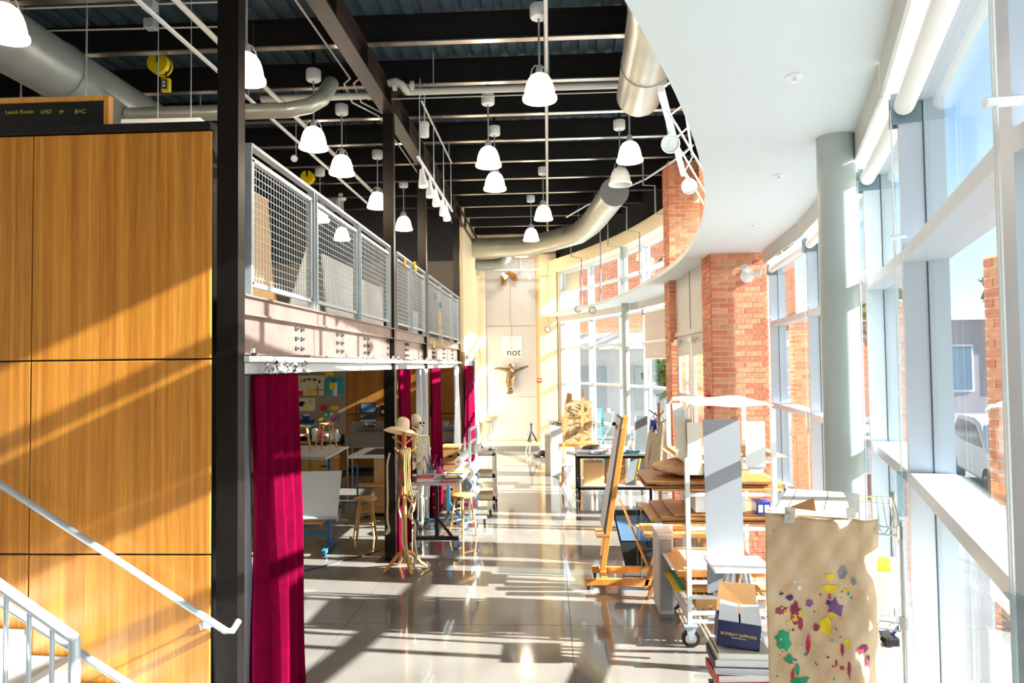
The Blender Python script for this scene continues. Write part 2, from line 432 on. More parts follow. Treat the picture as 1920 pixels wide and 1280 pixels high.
# valance (blind pocket) under the soffit, one length per bay with dark joints
def run(Ya, Yb, o0, o1, z0, z1, k=6):
    P = []
    for i in range(k+1):
        Y = Ya + (Yb-Ya)*i/k; a = wp(Y, o0); b = wp(Y, o1)
        P.append([a+Vector((0,0,z0)), a+Vector((0,0,z1)), b+Vector((0,0,z1)), b+Vector((0,0,z0))])
    return MB().sweep(P)
for lst in (NEAR, FARY):
    for a, b in zip(lst, lst[1:]):
        run(a+.012, b-.012, -.07, -.055, 3.72, 3.88, 1).build('valance', 'frame_warm', sh)
run(-4, 20.3, -.30, .2, 5.18, 5.50, 60).build('header_beam', 'cream', struct('trim_3', 'cream header beam curving above the clerestory windows', 'beam'))
run(-4, 20.3, .02, .2, 5.50, 6.44, 60).build('upper_wall', 'wall_dark', struct('wall_upper', 'dark wall strip above the clerestory header', 'wall'))
# ---------------------------------------------------------------- walls
wf = struct('wall_back', 'cream far wall with pale grey panels', 'wall')
MB().box(-2.2, .9, 20.3, 20.5, 0, 6.45).build('wall_core', 'cream', wf)
pl = MB(); a = at(912, 600, 20.27).x; b = at(1005, 600, 20.27).x
for z0, z1 in ((.32, 1.55), (1.57, 3.62), (3.66, 5.60)):
    if z0 < 1: continue
    MB().box(a, b, 20.26, 20.3, z0, z1).build('panel', 'panel_grey', wf)
MB().box(a, b, 20.26, 20.3, .32, 1.565).build('panel', 'panel_grey', wf)
c0 = at(1012, 600, 20.1).x; c1 = at(1043, 600, 20.1).x
MB().box(c0, c1+.02, 20.05, 20.3, 0, 5.7).build('pilaster', 'cream', wf)
MB().box(-2.03, at(911, 600, 20.2).x, 20.18, 20.3, 0, 6.3).build('pilaster', 'cream_light', wf)
bs = struct('baseboard_back', 'grey baseboard along the far wall', 'baseboard')
MB().box(a-.25, c0, 20.24, 20.3, 0, .14).build('board', 'mid_grey', bs); MB().box(a-.25, c0, 20.25, 20.3, .14, .28).build('rail', 'cream_light', bs)
ws = struct('wall_corridor', 'cream side wall beyond the mezzanine', 'wall')
MB().box(-2.23, -2.03, 16.4, 20.3, 0, 6.45).build('wall_core', 'cream', ws)
wk = struct('wall_classroom', 'classroom back wall with pin board and wood panels', 'wall')
MB().box(-8.6, -2.03, 16.42, 16.6, 0, 2.82).build('wall_core', 'black', wk)
xt = at(650, 760, 16.4).x
MB().box(-8.6, xt, 16.36, 16.42, 0, 2.82).build('pin_board', 'tan_wall', wk)
px_ = [xt+.01, at(668, 700, 16.4).x, at(719, 700, 16.4).x, at(768, 700, 16.4).x, at(820, 700, 16.4).x, -2.04]
for i in range(5):
    MB().box(px_[i]+.006, px_[i+1]-.006, 16.36, 16.42, 1.38, 2.82).build('panel', 'panel_wood', wk)
    MB().box(px_[i]+.006, px_[i+1]-.006, 16.36, 16.42, 0.1, 1.36).build('panel', 'panel_wood', wk)
wm = struct('wall_mezzanine', 'pale back wall of the mezzanine storey', 'wall')
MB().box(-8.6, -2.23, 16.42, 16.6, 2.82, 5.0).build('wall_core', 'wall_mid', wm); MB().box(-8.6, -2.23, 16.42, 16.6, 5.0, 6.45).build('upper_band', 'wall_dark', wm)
wl = struct('wall_left', 'plain left side wall', 'wall')
MB().box(-8.8, -8.6, -4.2, 16.6, 0, 6.45).build('wall_core', 'wall_white', wl)
wr = struct('wall_rear', 'plain wall behind the viewpoint', 'wall')
MB().box(-8.8, 1.6, -4.2, -4.0, 0, 6.45).build('wall_core', 'wall_white', wr)
# ---------------------------------------------------------------- bamboo panel wall and stair
bw = struct('wall_stair', 'bamboo veneer panel wall beside the stair', 'wall', (-5, 4.4, 0))
XR = at(397, 600, 4.36).x; ZT = at(200, 250, 4.36).z
MB().box(-8.6, XR-.002, 4.375, 4.5, 0, ZT).build('wall_core', 'black_cap', bw)
xv = at(59, 650, 4.36).x; zj = [0.0, at(200, 1039, 4.36).z, at(200, 675, 4.36).z, ZT]
w_ = XR - xv
for i in range(4):
    x1 = XR - i*w_; x0 = max(x1 - w_, -8.6)
    if x1 < -8.5: break
    for j in range(3):
        MB().box(x0+.006, x1-.004, 4.355, 4.38, zj[j]+.006, zj[j+1]-.006).build('panel', 'bamboo', bw, bevel=.003)
MB().box(-8.6, XR, 4.33, 4.52, ZT, ZT+.05).build('cap', 'black_cap', struct('trim_4', 'black cap on top of the bamboo wall', 'trim'))
# ---------------------------------------------------------------- mezzanine floor and edge steel
mz = struct('floor_mezzanine', 'mezzanine floor slab', 'floor', (-5, 10, 2.75))
MB().box(-8.6, -2.12, 4.5, 16.42, 2.86, 2.97).build('slab', 'concrete_out', mz)
MB().box(-8.6, -2.14, 4.55, 16.36, 2.82, 2.86).build('underside', 'wall_white', mz)
ZB0, ZB1, ZC0, ZC1 = 2.60, 2.87, 2.87, 2.98
bays = ((4.47, 8.88), (8.99, 11.26), (11.37, 15.5))
bolts = ((5.55, 5.68, 6.65, 6.8, 7.65, 7.8, 8.75), (9.9, 10.02, 11.15), (12.2, 12.35, 13.4, 13.55, 14.6, 14.75))
for k, (a, b) in enumerate(bays):
    e = thing('edge_beam', ('nearest', 'middle', 'farthest')[k] + ' bolted steel beam along the mezzanine edge', 'beam', (-2.06, (a+b)/2, ZB0), 'mezzanine edge beams')
    MB().box(-2.08, -2.065, a, b, ZB0, ZB1).build('web', 'steel_beam', e)
    MB().box(-2.145, -2.01, a, b, ZB0-.012, ZB0).build('bottom_flange', 'steel_beam', e)
    MB().box(-2.145, -2.01, a, b, ZB1-.014, ZB1).build('top_flange', 'steel_beam', e)
    MB().box(-2.08, -2.03, a, b, ZC0, ZC1).build('edge_channel', 'steel_beam', e)
    MB().box(-2.08, -2.0, a, b, ZC1, ZC1+.012).build('edge_channel_lip', 'steel_beam', e)
    for y in bolts[k]:
        for z in (2.655, 2.735, 2.815):
            MB().lathe([(0, 0), (.02, 0), (.02, .014), (.008, .016), (.008, .03), (0, .03)], (-2.065, y, z), 6, Matrix.Rotation(math.pi/2, 3, 'Y')).build('bolt', 'dark_grey', e)
# ---------------------------------------------------------------- brick piers
BR = ['brick_a', 'brick_b', 'brick_c', 'brick_d']
def brick_mesh(lx, ly):
    return [MB().cbox((0,0,0), lx, ly, .0545).mesh('brick', m) for m in BR]
FB = brick_mesh(.189, .03); HB = brick_mesh(.088, .03); SB = brick_mesh(.03, .189); HS = brick_mesh(.03, .088)
def pier(name, label, x0, x1, y0, y1, z1, zvis):
    s = thing(name, label, 'brick pier', ((x0+x1)/2, (y0+y1)/2, 0), None, 'structure')
    o = Vector(s['_o'])
    MB().box(x0+.012, x1-.004, y0+.012, y1, 0, z1).build('mortar', 'mortar', s)
    rest = MB(); nrow = int(z1/.0677)
    L = [x0 + .0]
    for r in range(nrow):
        z = .034 + r*.0677; vis = any(a <= z <= b for a, b in zvis)
        x = x0; first = r % 2
        while x < x1 - .03:
            full = not (first and x == x0)
            ln = .203 if full else .1015
            if x + ln > x1 + .02: ln = .1015 if x1 - x > .07 else 0
            if ln == 0: break
            c = Vector((x + ln/2, y0 + .013 + random.uniform(0, .003), z))
            if vis:
                b = bpy.data.objects.new('brick', random.choice(FB if ln > .15 else HB)); COL.objects.link(b); b.parent = s; b.location = c - o
            else: rest.cbox(c, ln-.01, .03, .0577)
            x += ln
        y = y0 + .03; k = r % 2
        while y < y1 - .06:
            ln = .203 if (k or y > y0 + .05) else .1015
            if y + ln > y1 + .05: ln = .1015
            c = Vector((x0 + .013, y + ln/2, z))
            if vis and y < y0 + .45:
                b = bpy.data.objects.new('brick', random.choice(SB if ln > .15 else HS)); COL.objects.link(b); b.parent = s; b.location = c - o
            else: rest.cbox(c, .03, ln-.01, .0577)
            y += ln
    q = rest.build('brick_courses', 'brick_a', s); q['kind'] = 'stuff'
    return s
pier('brick_pier', 'broad red brick pier between the window wall and the doors', 2.05, 2.78, 8.85, 9.4, 6.1, ((1.75, 3.88),))
pier('brick_pier', 'tall red brick pier on the far side of the doors', 2.03, 2.80, 11.7, 12.2, 5.9, ((1.9, 3.88), (3.95, 5.55)))
# ---------------------------------------------------------------- doors between the piers
dr = struct('door_1', 'grey metal glazed double doors between the brick piers', 'door', (2.16, 10.5, 0))
MB().box(2.13, 2.2, 9.4, 11.7, 3.0, 3.88).build('transom_panel', 'frame_warm', dr)
MB().box(2.12, 2.13, 10.54, 10.56, 3.0, 3.88).build('panel_joint', 'mid_grey', dr)
MB().box(2.10, 2.22, 9.4, 11.7, 2.93, 3.0).build('door_head', 'frame_warm', dr)
for (a, b) in ((9.42, 10.53), (10.57, 11.68)):
    for (y0, y1, z0, z1) in ((a, a+.12, .02, 2.93), (b-.12, b, .02, 2.93), (a+.12, b-.12, .02, .28), (a+.12, b-.12, 1.9, 2.02), (a+.12, b-.12, 2.62, 2.93)):
        MB().box(2.13, 2.18, y0, y1, z0, z1).build('door_rail', 'frame_warm', dr)
    for z0, z1 in ((.28, 1.9), (2.02, 2.62)):
        MB().box(2.15, 2.158, a+.12, b-.12, z0, z1).build('pane', 'glass', dr)
    MB().bar((2.11, b-.1, 2.86), (2.05, a+.3, 2.84), .02, .02).build('closer_arm', 'mid_grey', dr)
    MB().box(2.07, 2.13, b-.3, b-.04, 2.8, 2.88).build('closer_body', 'white', dr)
# ---------------------------------------------------------------- round columns
for lb, px, Y, r, z in (('round grey green column standing at the near windows', 1577, 4.34, .11, 3.88), ('slim round grey green column before the far windows', 1173, 16.0, .085, 5.2)):
    p = at(px, 660, Y); c = MB(); c.lathe([(r, 0), (r, z)], (p.x, p.y, 0), 28)
    o = c.build('round_column', 'col_grey', smooth=True, label=lb, cat='column', kind='structure')
# ---------------------------------------------------------------- outside
og = struct('ground_outside', 'pale paving and street outside the windows', 'ground'); MB().box(-20, 70, -40, 90, -.5, -.31).build('pavement', 'asphalt', og)
pv = MB(); P = []
for i in range(61):
    Y = -4 + 24.2*i/60; a = wp(Y, .2, -.3); b = wp(Y, 2.4, -.3); P.append([a, a + Vector((0,0,.25)), b + Vector((0,0,.25)), b])
pv.sweep(P).build('kerb_walk', 'concrete_out', og)
MB().box(12, 40, -30, 12, -.31, -.27).build('lawn', 'grass', og)
# ================================================================ ceiling services
def pipe(name, pts, r, m, label, cat='pipe', group=None, n=8, smooth=True): return MB().tube(pts, r, n).build(name, m, smooth=smooth, label=label, cat=cat, group=group)
# pendant lamps
def pendant(proto=None, lit=True):
    t = thing('pendant_lamp', 'x', 'lamp', (0,0,0), 'bell pendant lamps')
    MB().lathe([(.0,.99),(.088,.99),(.092,.98),(.092,.87),(.08,.855),(0,.85)], n=18).build('canopy', 'white', t, smooth=True)
    MB().cyl((0,0,.34), (0,0,.86), .011).build('rod', 'mid_grey', t); MB().cyl((0,0,.98), (0,0,1.21), .02).build('stem', 'joist', t)
    MB().tube([(.05,0,.86),(.06,0,.8),(.07,0,.33)], .002, 4).build('wire', 'dark_grey', t)
    MB().lathe([(0,.36),(.03,.36),(.035,.33),(.045,.26)], n=14).build('socket', 'mid_grey', t, smooth=True)
    for a in (0, math.pi):
        c, s_ = math.cos(a), math.sin(a)
        MB().tube([(c*.0,s_*.0,.36),(c*.05,s_*.05,.355),(c*.085,s_*.085,.31),(c*.10,s_*.10,.24)], .008, 6).build('yoke', 'mid_grey', t)
    pr = [(.03,.275),(.06,.268),(.095,.245),(.122,.205),(.142,.15),(.155,.09),(.162,.04),(.176,.035),(.18,.012),(.176,0),(.168,0),(.150,.05),(.136,.13),(.115,.19),(.085,.235),(.03,.262)]
    sh_ = MB(); sh_.lathe(pr + [pr[0]], n=26); sh_.build('shade', 'lamp_glow' if lit else 'lamp_off', t, smooth=True)
    MB().ball((0,0,.13), .04, .04, .055).build('bulb', 'spot_glow' if lit else 'white', t, smooth=True)
    return t
LP = [(1012,188,'large bell pendant nearest the viewer, left of the steel ceiling pipe',1),(916,312,'lit bell pendant left of the ceiling pipe, just above another bell',1),
      (928,356,'lit bell pendant just below another one, left of the ceiling pipe',1),(1181,303,'lit bell pendant hanging in front of the unlit one',1),
      (1163,347,'unlit bell pendant beside the capped end of the duct',0),(1019,412,'lit bell pendant over the middle of the hall by the pipe end',1),
      (996,451,'lit bell pendant hanging in front of the far duct',1),(978,481,'far bell pendant half hidden behind the big duct',1),
      (588,279,'lit bell pendant over the mezzanine rail, second behind the near column',1),(641,327,'lit bell pendant over the mezzanine, third from the near column',1),
      (708,390,'bell pendant peeking from behind the second dark column',1),(757,431,'bell pendant between the second and third dark columns',1),
      (641,450,'bell pendant seen through the mesh railing, over the white boards',1),(600,415,'bell pendant seen through the mesh beside the railing post',1),
      (8,70,'bell pendant cut by the top left corner near the round duct',1),(462,153,'bell pendant half hidden by the first dark column',1),(811,498,'distant bell pendant low between the last two columns',1)]
p_lit = pendant(); p_off = pendant(lit=False)
used = {}
for x, y, lb, lit in LP:
    p = atz(x, y, 5.21); src = p_lit if lit else p_off
    o = src if src.name not in used else copy_tree(src); used[src.name] = 1
    if x == 811: p = at(811, 498, 17.9)
    if x == 978: p = at(978, 481, 19.1)
    o.location = p; o['label'] = lb; o.rotation_euler.z = random.uniform(.3, 1.2)
    if lit:
        ld = bpy.data.lights.get('pendant_bulb') or bpy.data.lights.new('pendant_bulb', 'POINT')
        ld.energy = 14; ld.color = (1, .86, .68); ld.shadow_soft_size = .05; ld.specular_factor = .25
        lo_ = bpy.data.objects.new('pendant_bulb_light', ld); COL.objects.link(lo_); lo_.location = (0, 0, -.03); lo_.parent = o
# ducts
d = thing('round_duct', 'big grey round duct running over the mezzanine at upper left', 'duct', (-5.18, 3, 5.68))
MB().tube([(-5.18, -3.5, 5.68), (-5.18, 10.8, 5.68)], .305, 32).build('pipe', 'duct', d, smooth=True)
for i in range(9): MB().lathe([(.306,-.02),(.318,-.02),(.318,.02),(.306,.02),(.306,-.02)], (-5.18, -2.6+i*1.6, 5.68), 32, Matrix.Rotation(math.pi/2, 3, 'X')).build('seam', 'duct', d)
for Y in (4.4, 7.0, 9.4):
    b = MB(); b.bar((-4.86, Y, 6.42), (-4.86, Y, 5.33), .012, .012); b.bar((-5.58, Y, 6.42), (-5.58, Y, 5.33), .012, .012); b.bar((-5.6, Y, 5.35), (-4.84, Y, 5.35), .03, .03); b.build('hanger', 'galv', d)
pts = [Vector((-4.2, 18.85, 5.7))] + [atz(x, y, 5.65) for x, y in ((962,463),(990,461),(1040,450),(1085,437),(1106,421),(1116,410),(1152,360))]
d = thing('round_duct', 'far silver round duct bending along the curved wall, end capped', 'duct', tuple(pts[3]))
MB().tube(pts, .262, 28).build('pipe', 'duct_warm', d, smooth=True)
e = pts[-1]; dd = (pts[-1]-pts[-2]).normalized()
MB().cyl(e, e + dd*.012, .268, 28).build('end_cap', 'mid_grey', d)
for a_, b_, t_ in ((3,4,.45),):
    q = pts[a_].lerp(pts[b_], t_)
for px, py in ((1072, 437), (826, 457)):
    g = at(px, py, 16.75 if px > 900 else 18.56); gv = MB(); gv.cbox(g, .42, .03, .14, Matrix.Rotation(.38 if px > 900 else 0, 3, 'Y')); gq = gv.build('grille', 'dark_grey', d)
    gb_ = MB()
    for k in range(3): gb_.cbox(g + Vector(((k-1)*.13, -.012, (k-1)*-.045 if px > 900 else 0)), .012, .03, .13)
    gb_.build('grille_bar', 'duct', gq)
for k in (2, 4, 6):
    q = pts[k]; MB().bar(q + Vector((0,0,.2)), Vector((q.x, q.y, 6.42)), .012, .012).build('hanger', 'galv', d)
pts = [Vector((.45, 3.2, 5.65)), Vector((.8, 4.8, 5.65)), atz(1232, 20, 5.65), atz(1216, 100, 5.65), atz(1198, 178, 5.65)]
d = thing('round_duct', 'silver round duct above the white soffit edge', 'duct', tuple(pts[2]))
MB().tube(pts, .262, 30).build('pipe', 'duct_warm', d, smooth=True)
for k in (3,):
    ax = (pts[4]-pts[3]).normalized().to_track_quat('Z', 'Y').to_matrix(); MB().lathe([(.263,-.01),(.27,-.01),(.27,.01),(.263,.01),(.263,-.01)], pts[3].lerp(pts[4], .2), 30, ax).build('seam', 'duct', d)
d = thing('round_duct', 'thin lower duct curling up before the far wall', 'duct', (-2, 19.2, 5.3))
MB().tube([(-2.01,19.4,5.33),(-1.57,19.4,5.33),(-1.32,19.35,5.36),(-1.17,19.3,5.48),(-1.13,19.25,5.75)], .15, 18).build('pipe', 'duct', d, smooth=True)
pipe('round_duct', [(-4.9,7.8,5.48),(-3.0,7.8,5.48),(-2.75,7.82,5.53),(-2.64,7.95,5.66),(-2.6,8.2,5.95)], .09, 'duct_warm', 'slim duct crossing above the mezzanine rail', 'duct', n=14)
# pipes
pp = thing('sprinkler_main', 'grey sprinkler main crossing the hall under the joists', 'pipe', (0, 8.5, 5.95))
a = at(765, 162, 8.5); b = at(1250, 150, 8.5); a.z = b.z = 5.93
MB().tube([a, b], .042, 14).build('pipe', 'frame_warm', pp, smooth=True)
MB().tube([(-3.6,8.5,5.9),(-2.1,8.5,5.9)], .042, 14).build('pipe', 'frame_warm', pp, smooth=True)
MB().tube([(-1.95,8.45,6.03),(-1.86,8.42,6.04),(-1.78,8.42,5.99),(-1.74,8.46,5.94),(a.x,8.5,5.93)], .048, 12).build('elbow', 'frame_warm', pp, smooth=True)
for f_ in (.1, .55):
    q = a.lerp(b, f_); MB().cyl(q, (q.x, q.y, 6.42), .006).build('hanger', 'galv', pp)
for x in (-1.88, -1.66): MB().cyl((x-.02,8.45,5.99), (x+.02,8.45,5.99), .058).build('coupling', 'frame_warm', pp)
pipe('ceiling_pipe', [(.02,-3.5,6.03),(.0,18.7,6.03)], .024, 'frame_warm', 'long thin pipe running down the hall beside the pendants')
pipe('ceiling_pipe', [(-3.3,-3.5,5.8),(-3.3,14.6,5.8)], .03, 'frame_warm', 'thicker pale pipe running lengthwise over the mezzanine')
tr = thing('lamp_track', 'thin white track with junction boxes over the mezzanine', 'track', (-3.5, 6, 5.67))
MB().box(-3.515, -3.485, -3.5, 13.6, 5.66, 5.69).build('rail', 'white', tr)
for Y in (5.95, 7.9, 10.2): MB().cyl((-3.5,Y,5.69), (-3.5,Y,6.42), .006).build('rod', 'galv', tr)
for i, (px, py) in enumerate(((281,10),(283,46))):
    q = at(px, py, 6.3+i*.5); o = MB().cbox(q, .11, .1, .1).build('junction_box', 'galv', bevel=.006, label='galvanised junction box on the conduit, %s of two' % ('upper','lower')[i], cat='box', group='conduit boxes')
for i, (x, Y0, Z) in enumerate(((-2.37,8.2,6.0),(-2.25,8.2,6.0))):
    pipe('conduit', [(x,-3,Z),(x,Y0,Z),(x-.12,Y0+.15,Z),(x-.12,Y0+.5,Z-.1),(x+.1,Y0+1.0,Z-.1),(x+.1,16.3,Z-.1)], .012, 'frame_warm', 'thin conduit beside the brown beam, %s one' % ('outer','inner')[i], 'conduit')
for i, (y0, y1, Y) in enumerate(((19,2,6.35),(61,49,6.85))):
    q0 = at(-40, y0, Y); q1 = at(455, y1, Y); pipe('conduit', [q0, q0.lerp(q1,.5), q1], .009, 'frame_warm', '%s thin conduit crossing above the round grey duct' % ('upper','lower')[i], 'conduit')
q0 = at(690, 187, 8.95); q1 = at(1170, 172, 8.95); pipe('conduit', [q0, q1], .009, 'frame_warm', 'thin conduit crossing the hall below the sprinkler main', 'conduit')
# curved conduit and drops by the clerestory
pipe('conduit', [atz(1062,407,5.85), atz(1100,385,5.85), atz(1150,362,5.85), atz(1210,336,5.85), atz(1262,302,5.85), atz(1300,272,5.85)], .018, 'white', 'white conduit following the curved wall above the header beam', 'conduit')
for i, (pl_, Y) in enumerate((([(1070,452),(1071,481),(1090,484),(1091,572)],18.0),([(1125,432),(1126,470),(1126,566)],16.2),([(1140,462),(1164,463),(1165,556)],15.9),([(1165,387),(1175,388),(1175,432),(1199,435),(1200,534)],14.3),([(1206,347),(1228,348),(1229,400),(1249,402)],12.6))):
    pipe('conduit', ([] if i in (1,) else [Vector((at(*pl_[0],Y).x,Y,6.42))])+[at(x,y,Y) for x,y in pl_], .016, 'mid_grey', ('stepped grey conduit dropping at the far end of the clerestory','straight grey conduit dropping right under the big duct','grey conduit dropping just left of the slim round column','stepped grey conduit dropping just right of the slim round column','short grey conduit elbowing onto the tall brick pier')[i], 'conduit', 'clerestory drop conduits', 6)
# suspended spot track under the beam
def spot(t, c, dirv, r=.055, L=.16, m='white', glow='spot_glow'):
    ax = Vector(dirv).normalized().to_track_quat('Z','Y').to_matrix(); c = Vector(c)
    s_ = MB(); s_.lathe([(0,-L*.55),(r*.35,-L*.55),(r*.5,-L*.4),(r*.62,-L*.1),(r*.95,L*.3),(r,L*.5),(r*.86,L*.5),(r*.8,L*.38)], c, 18, ax)
    q = s_.build('lamp_head', m, t, smooth=True); MB().lathe([(0,L*.39),(r*.82,L*.39),(r*.8,L*.43),(0,L*.46)], c, 18, ax).build('lens', glow, q)
    return q
t = thing('spot_track', 'hung track with five lit spotlights beside the brown beam', 'track light', (-1.57, 9.7, 5.04))
MB().box(-1.585,-1.555,8.3,11.3,5.03,5.06).build('rail', 'white', t)
MB().box(-1.58,-1.56,8.6,11.3,5.84,5.86).build('rail', 'frame_warm', t)
for Y in (8.45,9.5,10.4,11.2): MB().cyl((-1.57,Y,5.04),(-1.57,Y,5.87),.007).build('rod', 'galv', t)
for Y in (8.5,11.0): MB().cyl((-1.57,Y,5.87),(-1.57,Y,6.1),.007).build('rod', 'galv', t)
for Y in (8.63,9.16,9.67,10.3,10.67):
    q = spot(t, (-1.57,Y,4.87), (.12,-.1,-1), .065, .22); MB().cyl((-1.57,Y,4.95),(-1.57,Y,5.04),.012).build('swivel', 'white', q)
t = thing('ceiling_projector', 'white cylinder device hung beside the brown beam', 'device', (-1.57, 9, 5.5))
q = at(796,243,9.0); MB().lathe([(0,-.1),(.055,-.1),(.06,-.08),(.06,.09),(.05,.1),(0,.1)], q, 18).build('body', 'white', t, smooth=True); MB().cyl(q+Vector((0,0,.1)), (q.x,q.y,6.1), .012).build('stem', 'galv', t)
MB().lathe([(.062,.05),(.066,.05),(.066,.08),(.062,.08)], q, 18).build('collar', 'light_grey', t)
# right hand track beside the soffit edge
t = thing('spot_track', 'white square truss with two spotlights at the soffit edge', 'track light', (1.2, 6.6, 4.6))
a = Vector((.88,5.3,4.6)); b = Vector((1.52,7.75,4.6)); MB().bar(a, b, .05, .05).build('rail', 'white_metal', t)
MB().bar(a+Vector((.13,-.03,.22)), b+Vector((.1,0,.22)), .022, .022).build('upper_rail', 'white_metal', t)
for k in range(5):
    q = a.lerp(b, k/4); q2 = a.lerp(b, min(1,(k+.5)/4)); MB().bar(q, q2+Vector((.12,0,.22)), .014, .014).build('lattice', 'white_metal', t)
for f_ in (.15,.5,.85):
    q = a.lerp(b, f_); MB().cyl(q, (q.x+.36,q.y+.02,3.95), .009).build('rod', 'white', t)
for px, py, Y, dv in ((1257,268,6.3,(-.15,-.9,-.35)),(1290,350,7.55,(-.1,-.95,-.2))):
    q = at(px,py,Y); h = spot(t, q, dv, .085, .26, 'white_metal', 'lamp_off'); MB().bar(q+Vector((0,.05,.05)), q+Vector((-.02,.06,.2)), .02, .012).build('yoke', 'white_metal', h)
# shelf-edge, far wall and pier spotlights
for i,(px,py,Y,lb) in enumerate(((1085,578,17.8,'chrome spotlight under the light shelf, left of its twin'),(1112,580,16.9,'chrome spotlight under the light shelf, right of its twin'),(1028,616,20.0,'round lamp hanging by the cream pilaster'))):
    q = at(px,py,Y); t = thing('spotlight', lb, 'spotlight', tuple(q)); spot(t, q, (-.3,-1,-.3), .09, .2, 'chrome', 'lamp_off'); MB().cyl(q, q+Vector((0,.05,.28 if i<2 else 1.9)), .01).build('stem', 'galv', t)
t = thing('spot_track', 'thin wall-wash track across the far wall with three heads', 'track light', tuple(at(950,506,19.7)))
MB().bar(at(858,507,19.7), at(1014,505,19.7), .03, .03).build('rail', 'white', t)
for px in (893,945,990): q = at(px,516,19.65); spot(t, q, (.5,.4,-.5), .08, .2, 'white', 'lamp_off')
for px in (905,976): q = at(px,506,19.7); MB().cyl(q,(q.x,q.y,6.42),.008).build('rod','galv',t)
q = at(1405,515,8.72); t = thing('emergency_light', 'white twin-head emergency light on the brick pier', 'emergency light', tuple(q))
MB().lathe([(0,0),(.085,0),(.085,.03),(.06,.05),(0,.05)], (q.x,8.85,q.z), 20, Matrix.Rotation(math.pi/2,3,'X')).build('base','white',t,smooth=True)
spot(t, q+Vector((-.04,-.02,.06)), (-.6,-.5,.5), .05, .13, 'white', 'lamp_off'); spot(t, q+Vector((.07,-.02,.01)), (.8,-.4,-.05), .05, .13, 'white', 'lamp_off')
for i,(px,py) in enumerate(((1490,142),(1460,328),(1412,420))):
    q = atz(px,py,3.88); t = thing('fire_sprinkler', 'white sprinkler in the soffit, %s' % ('nearest the viewer','middle of three','nearest the brick pier')[i], 'sprinkler', tuple(q), 'soffit sprinklers')
    MB().lathe([(0,0),(.042,0),(.04,-.008),(0,-.01)], q, 18).build('escutcheon','white_metal',t); MB().lathe([(0,-.01),(.008,-.01),(.008,-.03),(.018,-.032),(0,-.034)], q, 12).build('deflector','white_metal',t)
# yellow cord reels
for i,(px,py,Y,drop) in enumerate(((294,117,8.0,1),(575,331,13.0,0))):
    q = at(px,py,Y); t = thing('cord_reel', ('yellow cord reel with a hanging outlet box above the bamboo wall','small yellow cord reel above the mezzanine railing')[i], 'cord reel', tuple(q))
    r = .125; rm = Matrix.Rotation(math.pi/2,3,'X'); poly = [Vector((math.cos(k*2*math.pi/30+math.pi/2)*r,0,math.sin(k*2*math.pi/30+math.pi/2)*r)) for k in range(1,30)]
    poly = [Vector((-.018,0,.0)), ] + [p_ for p_ in poly if not (abs(p_.x) < .02 and p_.z > 0)] + [Vector((.018,0,0))]
    MB().prism([q+p_ for p_ in poly], (0,.07,0)).build('drum','yellow',t)
    MB().prism([q+Vector((0,.07,0))+p_*.85 for p_ in poly], (0,.05,0)).build('hub','black',t); MB().prism([q+Vector((0,.12,0))+p_ for p_ in poly], (0,.02,0)).build('flange','yellow',t)
    MB().box(q.x-.03,q.x+.03,q.y+.03,q.y+.1,q.z+.02,6.42).build('bracket','black',t)
    if drop:
        z = at(309,158,Y); MB().cyl((z.x,z.y+.03,q.z-.1),(z.x,z.y+.03,z.z+.08),.008).build('cord','black',t)
        ob = MB().cbox(z+Vector((0,.03,0)), .1, .06, .16).build('outlet_box','yellow',t,bevel=.006); MB().cbox(z+Vector((-.005,-.005,0)), .065, .012, .11).build('face_plate','dark_grey',ob)
        for dz in (.022,-.022): MB().cbox(z+Vector((-.005,-.013,dz)), .035, .008, .028).build('socket','white',ob)
# hung linear fixture above the bamboo wall
a = at(235,232,7.0); b = at(382,229,7.0); t = thing('linear_light', 'slim white linear fixture hung above the bamboo wall', 'lamp', tuple(a.lerp(b,.5)))
MB().bar(a,b,.16,.045).build('housing','white',t,bevel=.006); MB().bar(a-Vector((0,0,.024)),b-Vector((0,0,.024)),.1,.006).build('diffuser','lamp_off',t)
for px in (296,358): q = at(px,231,7.0); MB().cyl(q,(q.x,q.y,6.42),.005).build('wire','galv',t)
q = at(612,362,14.8); t = thing('air_unit', 'grey metal air handling box above the mezzanine', 'air unit', tuple(q)); MB().cbox(q,.58,.5,.74).build('casing','duct',t,bevel=.01); MB().cbox(q+Vector((.3,0,0)),.03,.44,.7).build('side_panel','light_grey',t)
for dx in (-.2,.2): MB().cyl(q+Vector((dx,0,.36)),(q.x+dx,q.y,6.42),.01).build('hanger','galv',t)
q = at(553,298,9.5); t = thing('spotlight', 'small chrome ring spotlight above the mezzanine railing', 'spotlight', tuple(q)); spot(t,q,(.2,-1,-.2),.05,.12,'chrome','lamp_off'); MB().cyl(q+Vector((0,.04,.03)),(q.x,q.y+.04,6.42),.006).build('stem','galv',t)
# chalkboard on the wall top
a = at(205,179,4.42); zb = ZT+.05; t = thing('chalkboard', 'wood-framed blackboard with yellow chalk writing on the bamboo wall', 'blackboard', (a.x-1, 4.44, zb))
MB().box(-7.5,a.x-.03,4.43,4.45,zb,a.z-.025).build('board','black',t); MB().box(-7.5,a.x,4.415,4.46,a.z-.03,a.z).build('frame','wood_orange',t); MB().box(a.x-.035,a.x,4.415,4.46,zb,a.z-.03).build('frame','wood_orange',t)
for body, px, py, sz in (('Lunch Room',10,214,.038),('LND',76,213,.038),('FP',111,213,.032),('B+C',140,213,.042)):
    q = at(px,py,4.428); text('chalk_writing', body, sz, frame3(q,(1,0,0),(.25,0,1)), 'chalk', t, .0005)
